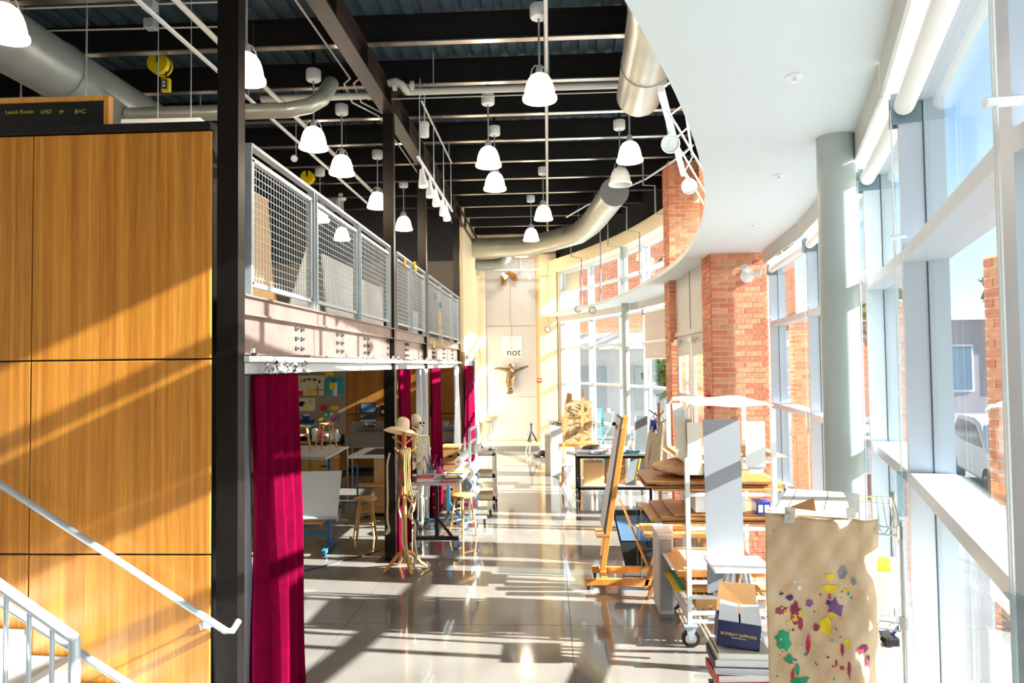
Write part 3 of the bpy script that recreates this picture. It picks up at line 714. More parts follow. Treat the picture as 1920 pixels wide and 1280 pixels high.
# ================================================================ mezzanine railing
def rail_bay(k, Ys, label):
    X = -2.03; z0, z1, z2, z3 = 2.99, 3.07, 3.93, 4.02
    t = thing('mesh_railing', label, 'railing', (X,(Ys[0]+Ys[-1])/2,z0), 'mezzanine railing')
    MB().box(X-.03,X+.03,Ys[0],Ys[-1],z3-.012,z3+.012).build('top_rail','galv',t)
    for i, Y in enumerate(Ys):
        MB().box(X-.03,X+.03,Y-.006,Y+.006,z0,z3).build('post','galv',t)
        if 0 < i < len(Ys)-1: MB().box(X-.03,X+.03,Y+.06,Y+.072,z0,z3).build('post','galv',t)
    for a, b in zip(Ys, Ys[1:]):
        a += .09 if a != Ys[0] else .03; b -= .03
        fr = MB(); fr.box(X-.02,X+.02,a,b,z2-.015,z2+.015); fr.box(X-.02,X+.02,a,b,z1-.015,z1+.015); fr.box(X-.02,X+.02,a,a+.03,z1,z2); fr.box(X-.02,X+.02,b-.03,b,z1,z2)
        f_ = fr.build('panel_frame','galv',t)
        me = MB(); n = int((b-a)/.052); m_ = int((z2-z1)/.052)
        for i in range(1,n): y = a+(b-a)*i/n; me.bar((X,y,z1),(X,y,z2),.0045,.0045)
        for i in range(1,m_): z = z1+(z2-z1)*i/m_; me.bar((X+.004,a,z),(X+.004,b,z),.0045,.0045)
        me.build('wire_mesh','galv',f_)['kind'] = 'stuff'
rail_bay(0,(4.57,5.83,7.23,8.7),'nearest galvanised mesh railing bay, three panels')
rail_bay(1,(9.1,10.04,11.2),'short middle galvanised mesh railing bay, two panels')
rail_bay(2,(11.5,12.87,14.36,15.45),'farthest galvanised mesh railing bay, three panels')
# things stored behind the railing
def lean(name, Y0, Y1, X, z1, m, label, cat, th=.02, tilt=.05, z0=2.97, bevel=.0):
    t = MB().prism([(X,Y0,z0),(X,Y1,z0),(X-tilt,Y1,z1),(X-tilt,Y0,z1)], (-th,0,0)).build(name, m, label=label, cat=cat, bevel=bevel); return t
lean('plywood_sheet',4.85,5.5,-2.22,3.87,'plywood','tan plywood sheet standing behind the first railing panel','board')
lean('foam_board',6.95,8.2,-2.25,3.66,'paper','large white board behind the railing, nearer of two','board')
lean('foam_board',8.25,9.6,-2.3,3.6,'paper','large white board behind the railing, farther of two','board')
t = MB().prism([(-2.2,5.75,2.98),(-2.2,6.6,2.98),(-2.3,6.6,3.78)],(-.015,0,0)).build('foam_board','paper',label='white triangular board corner leaning behind the railing',cat='board')
MB().bar((-2.3,5.75,2.98),(-2.4,5.4,3.8),.035,.035).build('timber_batten','wood',label='thin timber batten leaning behind the mesh railing',cat='batten')
lean('display_board',12.0,13.2,-2.4,3.5,'light_grey','pale panel behind the farthest railing bay','board')
lean('display_board',9.5,10.2,-2.5,3.6,'dark_grey','dark panel behind the short railing bay','board'); lean('paper_sheet',10.2,10.8,-2.45,3.7,'beige','beige sheet behind the short railing bay','board')
b = MB(); b.box(-3.6,-2.9,5.2,6.6,3.62,3.66)
for x in (-3.55,-2.98):
    for y in (5.25,6.55): b.box(x-.03,x+.03,y-.03,y+.03,2.97,3.62)
t = thing('work_table','wooden table standing on the mezzanine','table',(-3.25,5.9,2.97)); MB().box(-3.6,-2.9,5.2,6.6,3.62,3.66).build('top','wood',t)
for x in (-3.55,-2.98):
    for y in (5.25,6.55): MB().box(x-.03,x+.03,y-.03,y+.03,2.97,3.62).build('leg','wood',t)
# paper garland
cols = ['yellow','steel_blue','yellow','yellow','teal','yellow','steel_blue','yellow']
for i,(px,py,m) in enumerate(((776,497,'yellow'),(778,506,'yellow'),(824,572,'steel_blue'),(824,592,'yellow'),(823,604,'yellow'),(826,622,'gold'),(827,640,'yellow'),(812,646,'yellow'),(815,555,'teal'),(758,492,'gold'))):
    Y = atx(px,py,-1.99).y; q = at(px,py,Y); f_ = MB()
    for k in range(5):
        a = k*2*math.pi/5; f_.ball(q+Vector((.012,math.cos(a)*.035,math.sin(a)*.035)),.012,.03,.03,8,5)
    f_.ball(q+Vector((.02,0,0)),.012,.018,.018,8,5)
    f_.build('paper_flower', m, smooth=True, label='%s paper flower %s' % ({'yellow':'yellow','gold':'amber','steel_blue':'blue','teal':'teal'}[m], ('topmost on the short middle railing','just below the topmost one on the middle railing','on the far railing post','below the blue flower on the far railing','second below the blue flower on the far railing','at the foot of the far railing','right one on the far steel edge channel','left one on the far steel edge channel','on the mesh near the top of the far railing','on the first post of the middle railing')[i]), cat='paper flower', group='paper flowers on the railing')
# ================================================================ stair
st = struct('stair', 'pale stair descending along the bamboo wall', 'stair', (-3, 3.8, 0))
for i in range(16):
    x1 = -2.25 - i*.28; MB().box(x1-.30, x1, 3.32, 4.33, i*.17+.13, i*.17+.17).build('tread','concrete_out',st); MB().box(x1-.3, x1-.28, 3.34, 4.33, i*.17+.17, i*.17+.3).build('riser','white',st)
MB().prism([(-2.2,3.28,0),(-2.2,3.28,.32),(-6.7,3.28,3.05),(-6.7,3.28,2.6),(-2.5,3.28,0)],(0,.04,0)).build('stringer','white_metal',st)
hr = thing('handrail', 'grey pipe handrail mounted on the bamboo wall', 'handrail', tuple(at(387,1172,4.25)))
a = at(-300,712,4.25); b = at(424,1183,4.25); c = at(440,1176,4.3)
MB().tube([a, b, b+Vector((.03,.02,-.005)), c+Vector((0,.05,.02))], .021, 12).build('pipe','galv',hr,smooth=True)
q = at(387,1172,4.33); MB().lathe([(0,0),(.03,0),(.03,.012),(0,.012)], (q.x,4.355,q.z), 16, Matrix.Rotation(math.pi/2,3,'X')).build('bracket','galv',hr); MB().tube([(q.x,4.345,q.z),(q.x,4.27,q.z),(q.x,4.25,q.z+.05)],.009).build('bracket_arm','galv',hr)
gr = thing('stair_guard', 'galvanised stair guard with balusters at lower left', 'guard rail', (-2.3,3.3,0))
a = at(-200,955,3.25); b = at(140,1197,3.25); MB().tube([a,b],.026,12).build('top_rail','galv',gr,smooth=True); MB().tube([b,(b.x,b.y,.0)],.026,12).build('end_post','galv',gr,smooth=True)
for px in (-80,-33,12,55,98): q = at(px,1197-(140-px)*.712,3.25); MB().cyl(q,(q.x,q.y,max(0,q.z-1.0)),.011).build('baluster','galv',gr)
a = at(-200,1000,3.35); b = at(262,1296,3.35); MB().tube([a,b],.019,10).build('handrail_pipe','galv',gr,smooth=True)
# ================================================================ blinds
def blind(n, Ya, Yb, label, drop=None):
    t = thing('roller_blind', label, 'roller blind', tuple(wp((Ya+Yb)/2, .02, 3.6)), 'window blinds')
    a = wp(Ya, .02, 3.645); b = wp(Yb, .02, 3.645); u = (b-a).normalized(); nn = Vector((u.y,-u.x,0))
    MB().tube([a+u*.06, b-u*.06], .042, 16).build('roll', 'paper', t, smooth=True)
    for p_ in (a+u*.035, b-u*.035): MB().prism([p_-nn*.05+Vector((0,0,-.07)), p_+nn*.07+Vector((0,0,-.07)), p_+nn*.07+Vector((0,0,.07)), p_-nn*.05+Vector((0,0,.07))], u*.008).build('bracket', 'steel_grey', t)
    if drop:
        A = a - nn*.01 + u*.07; B = b - nn*.01 - u*.07
        MB().prism([A-Vector((0,0,3.645-drop)), B-Vector((0,0,3.645-drop)), B, A], nn*.004).build('fabric', 'blind_cloth', t); MB().bar(A-Vector((0,0,3.645-drop)), B-Vector((0,0,3.645-drop)), .02, .03).build('hem_bar', 'white', t)
    else:
        p_ = b - nn*.05 - u*.02; q_ = Vector((p_.x,p_.y,1.02)); ch = MB()
        for dx in (-.006, .006): ch.tube([p_+u*dx, q_+u*dx], .0035, 5)
        ch.build('bead_chain', 'white_metal', t); MB().cbox(Vector((p_.x,p_.y,1.9)), .03, .03, .2).build('chain_tensioner', 'clear_plastic', t)
        z = Vector((p_.x,p_.y,3.06)); MB().cyl(z-nn*.02, z+nn*.05, .012).build('chain_guide', 'white_metal', t)
mat('steel_grey', (120,140,150), .4, .3); mat('blind_cloth', (206,192,182), .9)
nm = ['behind the viewpoint, third back','behind the viewpoint, second back','just behind the viewpoint','at the extreme right of the view','in the widest pane at the right','between the widest bay and the round column','directly behind the round column','just past the round column','next to the brick pier']
for i,(a,b) in enumerate(zip(NEAR,NEAR[1:])):
    if i >= 3: blind(i, a, b, 'rolled-up blind of the window bay ' + nm[i])
for i,(a,b) in enumerate(zip(FARY,FARY[1:])): 
    if i == 1: blind(i, a, b, 'lowered beige blind in the far windows beside the brick pier', 2.6)
# ================================================================ outside world
def brickmat(name, sc):
    m = bpy.data.materials.new(name); m.use_nodes = True; MATS[name] = m; nt = m.node_tree; b = nt.nodes['Principled BSDF']
    t = nt.nodes.new('ShaderNodeTexBrick'); c = nt.nodes.new('ShaderNodeTexCoord'); mp = nt.nodes.new('ShaderNodeMapping'); mp.inputs['Rotation'].default_value = (math.pi/2,0,0)
    t.inputs['Color1'].default_value = lin((186,104,76)); t.inputs['Color2'].default_value = lin((204,126,94)); t.inputs['Mortar'].default_value = lin((228,200,172))
    t.inputs['Scale'].default_value = sc; t.inputs['Mortar Size'].default_value = .012; t.inputs['Brick Width'].default_value = .6; t.inputs['Row Height'].default_value = .2
    nt.links.new(c.outputs['Object'], mp.inputs[0]); nt.links.new(mp.outputs[0], t.inputs[0]); nt.links.new(t.outputs[0], b.inputs['Base Color']); b.inputs['Roughness'].default_value = .9
brickmat('brick_far', 2.6)
bd = thing('brick_building', 'brick building wing with a white band beyond the far windows', 'building', (4, 28, -.3))
MB().box(-3, 9.5, 27.2, 34, 3.65, 8.2).build('upper_wall','brick_far',bd); MB().box(-3.05, 9.6, 26.4, 34, 3.05, 3.65).build('canopy','roof_white',bd); MB().box(-3, 9.5, 27.2, 34, -.3, 3.05).build('lower_wall','roof_white',bd)
for x in (1.0, 3.2, 5.4, 7.6):
    w_ = MB().box(x, x+1.3, 27.15, 27.22, .6, 2.5).build('window','roof_white',bd); MB().box(x+.08, x+1.22, 27.12, 27.16, .68, 2.42).build('pane','far_pane',w_)
MB().box(-3.2, 9.7, 27, 34.2, 8.2, 8.5).build('parapet','roof_white',bd)
bd = thing('pale_building', 'pale low building across the street seen through the right windows', 'building', (26, 40, -.3))
MB().box(17, 40, 38, 50, -.3, 4.6).build('wall','far_building',bd); MB().box(16.6, 40.4, 37.6, 50, 4.6, 5.4).build('roof','roof_white',bd)
for i in range(8):
    x = 18+i*2.7; w_ = MB().box(x,x+1.7,37.95,38.02,.8,3.3).build('window','roof_white',bd); MB().box(x+.1,x+1.6,37.92,37.96,.9,3.2).build('pane','far_glass',w_)
MB().box(10.2,16.5,36,44,-.3,3.4).build('annex_wall','brick_far',bd)
def opier(lb, x0, y0, vis): return pier('brick_pillar', lb, x0, x0+.3, y0, y0+.25, 3.2, vis)
opier('nearest brick pillar standing outside the glass', 2.96, 4.64, ((1.2,3.2),)); opier('middle brick pillar standing outside the glass', 4.0, 8.2, ((1.2,3.2),)); opier('brick pillar outside the glass next to the indoor pier', 3.78, 10.9, ((1.2,3.2),))
def tree(lb, x, y, h, r, seed, n=1500):
    R = random.Random(seed); t = thing('street_tree', lb, 'tree', (x,y,-.3), 'trees outside')
    tr_ = MB(); tr_.tube([(x,y,-.3),(x+.1,y,h*.35),(x-.1,y+.1,h*.6)], [.2,.14,.08], 8)
    for k in range(7):
        a = R.uniform(0,6.28); tr_.tube([(x,y,h*(.3+.05*k)),(x+math.cos(a)*r*.7,y+math.sin(a)*r*.7,h*(.55+.05*k))],[.07,.02],6)
    tr_.build('trunk','bark',t,smooth=True); lf = MB()
    for k in range(n):
        u = Vector((R.gauss(0,1),R.gauss(0,1),R.gauss(0,1))).normalized()*r*(R.random()**.4); u.z *= .85
        if (math.sin(u.x*3+seed)+math.sin(u.y*3)+math.sin(u.z*3.5)) < -.6: continue
        c = Vector((x,y,h*.68))+u; a = Vector((R.uniform(-1,1),R.uniform(-1,1),R.uniform(-1,1)))*.2; b = Vector((R.uniform(-1,1),R.uniform(-1,1),R.uniform(-1,1)))*.13
        lf.add([c-a,c+b,c+a,c-b],[(0,1,2,3)])
    lf.build('foliage','leaf',t)['kind'] = 'stuff'
tree('leafy tree seen through the clerestory beside the tall brick pier', 6.2, 24.5, 9.0, 2.2, 3)
tree('small tree seen through the upper right panes', 12.6, 27, 6.4, 1.5, 5, 900); tree('low garden tree seen through the far panes by the blind', 4.2, 23.0, 3.2, 1.1, 8, 700); tree('broad tree standing beyond the parked car', 22, 31, 8, 3, 11)
# parked car
cr = thing('parked_car', 'silver car parked outside the right windows', 'car', (9.8,15.2,-.3), rz=math.radians(72))
prof = [(-2.2,.35),(-2.25,.75),(-2.1,.92),(-1.35,1.0),(-.75,1.5),(-.3,1.58),(.9,1.56),(1.6,1.1),(2.15,1.02),(2.25,.7),(2.2,.35)]
MB().prism([(x,-.88,z) for x,z in prof],(0,1.76,0)).build('body','car_paint',cr,w=False,bevel=.06)
for s_ in (-.885,.877):
    MB().prism([(-1.15,s_,1.03),(-.68,s_,1.45),(.1,s_,1.49),(.1,s_,1.03)],(0,.01,0)).build('side_window','car_glass',cr,w=False); MB().prism([(.18,s_,1.03),(.18,s_,1.49),(.85,s_,1.48),(1.4,s_,1.08)],(0,.01,0)).build('side_window','car_glass',cr,w=False)
MB().prism([(-1.33,-.75,1.03),(-1.33,.75,1.03),(-.78,.68,1.47),(-.78,-.68,1.47)],(-.02,0,.02)).build('windscreen','car_glass',cr,w=False)
for x in (-1.4,1.4):
    for s_ in (-.9,.72):
        wh = MB().cyl((x,s_,.33),(x,s_+.18,.33),.33,20).build('wheel','rubber',cr,w=False); MB().cyl((x,s_-.01,.33),(x,s_+.19,.33),.18,16).build('hub','chrome',wh,w=False)
# ================================================================ curtains and their track
for k,(a,b) in enumerate(bays):
    t = thing('curtain_track','white curtain track under the mezzanine beam, %s length' % ('nearest','middle','farthest')[k],'track',(-1.96,(a+b)/2,2.53))
    MB().box(-2.01,-1.965,a-.02,b+.05,2.54,2.58).build('rail','white_metal',t)
    MB().box(-2.06,-2.04,a,b,2.46,2.535).build('header_strip','light_grey',t)
    y = a+.08
    while y < b:
        q = MB(); q.box(-2.02,-1.95,y-.02,y+.02,2.58,2.6); q.cyl((-1.985,y,2.585),(-1.985,y,2.63),.016,8); q.build('clamp','chrome',t); y += 1.05
def curtain(name, lb, m, X, Y0, Y1, z0, z1, folds, amp, group, gather=.0, seed=1, drift=0):
    R = random.Random(seed); n = folds*10; k = 14; ph = [R.uniform(-.5,.5) for _ in range(folds+2)]; g = MB(); vs = []; fs = []
    for j in range(k+1):
        v = j/k; z = z1+(z0-z1)*v
        for i in range(n+1):
            s_ = i/n; w_ = s_*folds; fold = ph[int(w_)]
            y = Y0+(Y1-Y0)*(s_*(1-gather*math.sin(v*math.pi)) + gather*.5*math.sin(v*math.pi)) + .02*math.sin(w_*6.28+1.2+fold)+drift*v
            x = X + amp*(.55+.45*v)*math.sin(w_*6.283+fold*v) + .012*math.sin(v*7+i*.7)
            vs.append((x,y,z))
    for j in range(k):
        for i in range(n):
            a = j*(n+1)+i; fs.append((a,a+1,a+n+2,a+n+1))
    return g.add(vs,fs).build(name,m,smooth=True,solid=.006,sub=1,label=lb,cat='curtain',group=group)
curtain('stage_curtain','large crimson curtain gathered beside the nearest dark column','crimson',-2.0,4.57,5.45,.03,2.46,5,.095,'crimson curtains',.1,1,.05)
curtain('curtain_lining','white lining showing left of the nearest crimson curtain','liner',-2.12,4.5,4.85,.03,2.46,3,.03,'curtain linings',.0,2)
curtain('stage_curtain','crimson curtain behind the straw hat and ropes','crimson',-2.0,9.15,9.95,.03,2.46,4,.06,'crimson curtains',.15,3,-.1)
curtain('curtain_lining','white lining between the second column and its crimson curtain','liner',-2.1,9.1,9.4,.03,2.46,2,.03,'curtain linings',.0,4)
curtain('stage_curtain','crimson curtain beside the third column behind the skeleton','crimson',-1.91,11.1,12.15,.03,2.46,4,.06,'crimson curtains',.1,5)
curtain('curtain_lining','white lining left of the curtain at the third column','liner',-2.05,11.08,11.28,.03,2.46,2,.02,'curtain linings',.0,6).rotation_euler.z = math.pi/2
curtain('stage_curtain','farthest crimson curtain before the corridor door','crimson',-1.95,15.8,17.9,.03,2.5,4,.07,'crimson curtains',.1,7)
curtain('curtain_lining','wide white lining beside the farthest crimson curtain','liner',-2.03,14.75,15.45,.03,2.5,4,.05,'curtain linings',.0,8)
fz = MB(); R = random.Random(4)
for i in range(60):
    y = 4.62+R.random()*.85; z = 2.45+R.random()*.07; fz.add([(-1.94+R.uniform(-.03,.03),y,z),(-1.94+R.uniform(-.03,.03),y+.05,z+.01),(-1.94,y+.03,z+.04)],[(0,1,2)])
fz.build('foil_scrap','chrome',solid=.002,label='crinkled silver foil tucked above the nearest curtain',cat='foil')
# ================================================================ classroom under the mezzanine
dr2 = struct('door_2','grey framed door at the end of the corridor wall','door',(-2.02,17.6,0))
MB().box(-2.04,-1.98,16.85,16.97,0,2.72).build('door_frame','mid_grey',dr2); MB().box(-2.04,-1.98,18.3,18.42,0,2.72).build('door_frame','mid_grey',dr2); MB().box(-2.04,-1.98,16.97,18.3,2.6,2.72).build('door_frame','mid_grey',dr2); MB().box(-2.04,-2.0,16.97,18.3,2.05,2.12).build('door_frame','mid_grey',dr2)
MB().box(-2.035,-2.01,16.97,18.3,2.12,2.6).build('transom_glass','far_glass',dr2); MB().box(-2.035,-2.005,16.97,18.3,0,2.05).build('leaf','wood_dark',dr2)
def prect(px0,px1,py0,py1,Y):
    a = at(px0,py0,Y); b = at(px1,py1,Y); return a.x,b.x,b.z,a.z
def pbox(px0,px1,py0,py1,Y,dep):
    x0,x1,z0,z1 = prect(px0,px1,py0,py1,Y); return MB().box(x0,x1,Y,Y+dep,z0,z1)
def patch(t, m, pts, Y, th=.006, name='painted_shape'):
    return MB().prism([at(x,y,Y) for x,y in pts],(0,-th,0)).build(name,m,t)
def oval(cx,cy,rx,ry,n=14): return [(cx+rx*math.cos(2*math.pi*k/n),cy+ry*math.sin(2*math.pi*k/n)) for k in range(n)]
YW = 16.33
def art(lb, m, rect, shapes):
    x0,x1,y0,y1 = rect; t = thing('artwork',lb,'artwork',tuple(at((x0+x1)/2,y1,YW)),'pictures on the pin board'); pbox(x0,x1,y0,y1,YW,.03).build('sheet',m,t)
    for i,(mm,pts) in enumerate(shapes): patch(t,mm,pts,YW-.001-i*.002)
    return t
art('cream painting of arched letters and an orange pumpkin','beige',(557,607,704,741),[('cardboard',oval(582,715,20,6)),('beige',oval(582,717,18,5)),('gold',oval(582,733,8,7)),('red',[(558,733),(568,733),(568,741),(558,741)]),('wood_dark',[(594,722),(597,722),(597,741),(594,741)]),('wood_dark',[(590,730),(606,730),(606,732),(590,732)]),('dark_grey',oval(571,713,2,3)),('dark_grey',oval(580,711,2,3)),('dark_grey',oval(590,712,2,3)),('dark_grey',oval(599,716,2,3))])
art('teal painting of a yellow cup and white bottles','teal',(611,643,709,750),[('mid_grey',[(611,739),(643,737),(643,750),(611,750)]),('yellow',[(618,717),(628,717),(628,730),(618,730)]),('light_grey',[(623,728),(629,728),(629,742),(623,742)]),('paper',[(629,717),(632,717),(632,742),(628,742)]),('cardboard',oval(636,741,2.5,3.5)),('black',oval(625,713,2,2.5))])
art('small cream still life of dark eggplant and yellow fruit','beige',(554,590,746,770),[('black',oval(566,757,6.5,5)),('yellow',oval(572,760,3.5,3.5)),('cardboard',oval(583,753,4,4)),('beige',oval(583,753,2.6,2.6))])
t = art('orange and green cut-paper collage with sprawling shapes','tan_wall',(600,634,762,796),[('red',oval(607,765,7,6)),('gold',oval(628,764,8,4)),('green',oval(615,778,9,9)),('beige',oval(611,777,3,3)),('beige',oval(621,776,3,3)),('pink',[(606,790),(626,777),(628,780),(608,793)]),('purple',[(618,790),(636,778),(637,782),(620,795)]),('gold',[(612,786),(624,790),(618,797)]),('gold',[(596,786),(604,780),(606,785),(600,789)])])
art('blue and green cut-paper boat collage','steel_blue',(562,590,790,798),[('blue',[(562,786),(568,788),(584,788),(590,784),(590,793),(562,793)]),('green',[(564,798),(588,798),(577,805)]),('navy',[(568,777),(580,777),(580,790),(568,790)]),('light_grey',[(569,776),(580,776),(580,780),(569,780)]),('blue',[(568,783),(581,783),(581,788),(568,788)])])
t = thing('hanging_lamp','yellow clip lamp hanging above the teal painting','lamp',tuple(at(615,705,15.9))); MB().lathe([(.02,.1),(.06,.08),(.11,.02),(.12,0),(.1,.0)],at(617,703,15.9),16).build('shade','yellow',t,smooth=True); MB().tube([at(617,700,15.9),at(610,708,15.9),at(604,716,15.9),at(598,704,15.9)],.012).build('arm','galv',t); MB().cyl(at(617,698,15.9),Vector((at(617,698,15.9).x,15.9,2.82)),.01).build('stem','galv',t)
# base cabinet
x0,x1,zb,zt = prect(470,636,833,905,15.75); t = thing('base_cabinet','wooden base cabinet under a black counter at the classroom wall','cabinet',((x0+x1)/2,16,0))
MB().box(x0,x1,15.77,16.34,.08,zt).build('body','panel_wood',t); MB().box(x0+.02,x1-.03,15.85,16.34,0,.08).build('plinth','black',t)
n = 3; w_ = (x1-x0)/n
for i in range(n):
    for z0,z1 in ((.1,.36),(.38,.64),(.66,zt-.02)):
        d_ = MB().box(x0+i*w_+.01,x0+(i+1)*w_-.01,15.745,15.77,z0,min(z1,zt-.02)).build('drawer','wood',t); xm = x0+(i+.5)*w_
        MB().box(xm-.07,xm+.07,15.72,15.745,(z0+z1)/2-.015,(z0+z1)/2+.015).build('handle','black',d_)
for py in (832,843): pbox(613,627,py,py+7,15.735,.008).build('paper_label','paper',t)
ct = thing('counter','black counter on the wooden base cabinet','counter',((x0+x1)/2,16,zt)); MB().box(x0-.05,x1+.03,15.7,16.36,zt,zt+.045).build('slab','black_cap',ct,bevel=.004); MB().box(x0-.05,x1+.03,16.32,16.36,zt+.045,zt+.15).build('upstand','black_cap',ct)
zc = zt+.045
def onc(px,Y=15.95): return Vector((at(px,820,Y).x,Y,zc))
q = onc(590); t = thing('paper_towel_roll','white paper towel roll on the black counter','paper roll',tuple(q)); MB().lathe([(.02,0),(.065,0),(.065,.28),(.02,.28),(.02,0)],q,18).build('roll','paper',t,smooth=True); MB().cyl(q,q+Vector((0,0,.3)),.018).build('core','cardboard',t)
for i,(px,m,lb) in enumerate(((622,'paper','white plastic jug on the counter, left of its twin'),(631,'paper','white plastic jug on the counter, right of its twin'))):
    q = onc(px,15.9); t = thing('plastic_jug',lb,'jug',tuple(q),'counter jugs'); MB().lathe([(0,0),(.07,0),(.075,.02),(.075,.14),(.05,.2),(.025,.22),(.025,.24),(0,.24)],q,16).build('body',m,t,smooth=True); MB().cyl(q+Vector((0,0,.24)),q+Vector((0,0,.265)),.03).build('cap','light_grey',t); MB().tube([q+Vector((.06,0,.16)),q+Vector((.1,0,.14)),q+Vector((.09,0,.07))],.012).build('handle',m,t)
q = onc(613,16.05); t = thing('grey_bin','small grey bin on the counter by the jugs','bin',tuple(q)); MB().lathe([(0,0),(.07,0),(.085,.18),(.09,.18),(.075,-.0)],q,18).build('tub','light_grey',t,smooth=True); MB().lathe([(.085,.17),(.095,.17),(.095,.185),(.085,.185)],q,18).build('rim','mid_grey',t)
q = onc(602,15.95); t = thing('pink_bag','crumpled pink plastic bag on the counter','bag',tuple(q)); MB().ball(q+Vector((0,0,.09)),.09,.07,.09,10,7).build('body','pink',t,smooth=True); MB().tube([q+Vector((0,0,.16)),q+Vector((.02,0,.22)),q+Vector((-.03,0,.24))],[.03,.015,.035]).build('knot','pink',t)
# sinks
def sink(lb,px0,px1,Y,zr):
    x0 = at(px0,820,Y).x; x1 = at(px1,820,Y).x; t = thing('utility_sink',lb,'sink',((x0+x1)/2,Y+.25,0))
    b = MB(); b.box(x0,x1,Y,Y+.02,zr-.3,zr); b.box(x0,x1,Y+.48,Y+.5,zr-.3,zr); b.box(x0,x0+.02,Y,Y+.5,zr-.3,zr); b.box(x1-.02,x1,Y,Y+.5,zr-.3,zr); b.box(x0,x1,Y,Y+.5,zr-.32,zr-.3); b.build('basin','stainless',t,bevel=.008)
    MB().box(x0,x1,Y+.5,Y+.53,zr-.02,zr+.26).build('backsplash','stainless',t); r_ = MB(); r_.box(x0-.02,x1+.02,Y-.025,Y+.02,zr-.01,zr+.02); r_.build('rolled_rim','stainless',t,bevel=.008)
    for x in (x0+.05,x1-.05):
        for y in (Y+.05,Y+.45): MB().cyl((x,y,0),(x,y,zr-.32),.02).build('leg','galv',t)
    xm = (x0+x1)/2; f_ = MB(); f_.bar((xm-.12,Y+.47,zr+.14),(xm+.12,Y+.47,zr+.14),.04,.04); f_.tube([(xm,Y+.45,zr+.14),(xm,Y+.4,zr+.24),(xm,Y+.3,zr+.25),(xm,Y+.25,zr+.18)],.013); fq = f_.build('faucet','chrome',t,smooth=True)
    for dx in (-.1,.1): MB().bar((xm+dx,Y+.44,zr+.17),(xm+dx+.03,Y+.38,zr+.18),.02,.02).build('tap_lever','chrome',fq)
    return t
sink('wide stainless utility sink under the towel dispenser',646,722,15.78,.95); sink('second stainless sink seen between the crimson curtains',822,852,15.78,.95)
x0,x1,z0,z1 = prect(674,704,754,786,16.2); t = thing('towel_dispenser','grey plastic paper towel dispenser on the wood panels','dispenser',((x0+x1)/2,16.25,z0)); MB().box(x0,x1,16.18,16.36,z0,z1).build('cover','dark_grey',t,bevel=.02); MB().box(x0+.05,x1-.05,16.165,16.185,z0+.18,z1-.05).build('window','far_glass',t); MB().box(x0+.02,x1-.02,16.2,16.36,z0-.05,z0).build('mouth','light_grey',t); MB().box(x0+.12,x1-.12,16.22,16.24,z0-.13,z0-.02).build('towel','paper',t)
for i,px in enumerate((718,812)):
    x0,x1,z0,z1 = prect(px-6,px+6,759,781,16.25); t = thing('soap_dispenser',('black soap dispenser beside the second column','black soap dispenser between the crimson curtains')[i],'dispenser',((x0+x1)/2,16.3,z0)); MB().box(x0,x1,16.25,16.36,z0,z1).build('body','black',t,bevel=.02); MB().box(x0+.04,x1-.04,16.235,16.25,z0+.08,z0+.16).build('push_plate','light_grey',t)
x0,x1,z0,z1 = prect(826,847,822,880,15.2); t = thing('waste_bin','grey blue waste bin between the crimson curtains','bin',((x0+x1)/2,15.4,0)); MB().prism([(x0+.03,15.2,0),(x1-.03,15.2,0),(x1,15.2,.72),(x0,15.2,.72)],(0,.35,0)).build('tub','steel_grey',t,bevel=.02); MB().box(x0-.03,x1+.03,15.17,15.58,.72,.78).build('lid','dark_grey',t,bevel=.01)
# stools
def stool(loc, lb, h=.61, rz=.4, m='wood', top='wood', rs=.17):
    t = thing('wooden_stool',lb,'stool',loc,'wooden stools',rz=rz)
    MB().lathe([(0,h-.035),(rs-.01,h-.035),(rs,h-.02),(rs,h-.008),(rs-.01,h),(0,h-.004)],n=26).build('seat',top,t,w=False,smooth=True)
    k = h/.61; L = []
    for a in (.785,2.356,3.927,5.498):
        c,s_ = math.cos(a),math.sin(a); p0 = Vector((c*.205,s_*.205,0)); p1 = Vector((c*.11,s_*.11,h-.03)); L.append((p0,p1)); MB().tube([p0,p0.lerp(p1,.5),p1],[.014,.018,.015],8).build('leg',m,t,w=False,smooth=True)
    for i in range(4):
        f_ = .28 if i%2 else .36; a = L[i][0].lerp(L[i][1],f_); b = L[(i+1)%4][0].lerp(L[(i+1)%4][1],f_); MB().cyl(a,b,.009,8).build('rung',m,t,w=False)
        if i%2 == 0: 
            f_ = .66; a = L[i][0].lerp(L[i][1],f_); b = L[(i+1)%4][0].lerp(L[(i+1)%4][1],f_); MB().cyl(a,b,.009,8).build('rung',m,t,w=False)
    return t
p = flo(685,1012); stool((p.x,p.y,0),'honey wooden stool standing left of the second column')
p = flo(868,1004); stool((p.x+.0,p.y,0),'pale wooden stool beside the wheeled work table',rz=.9)
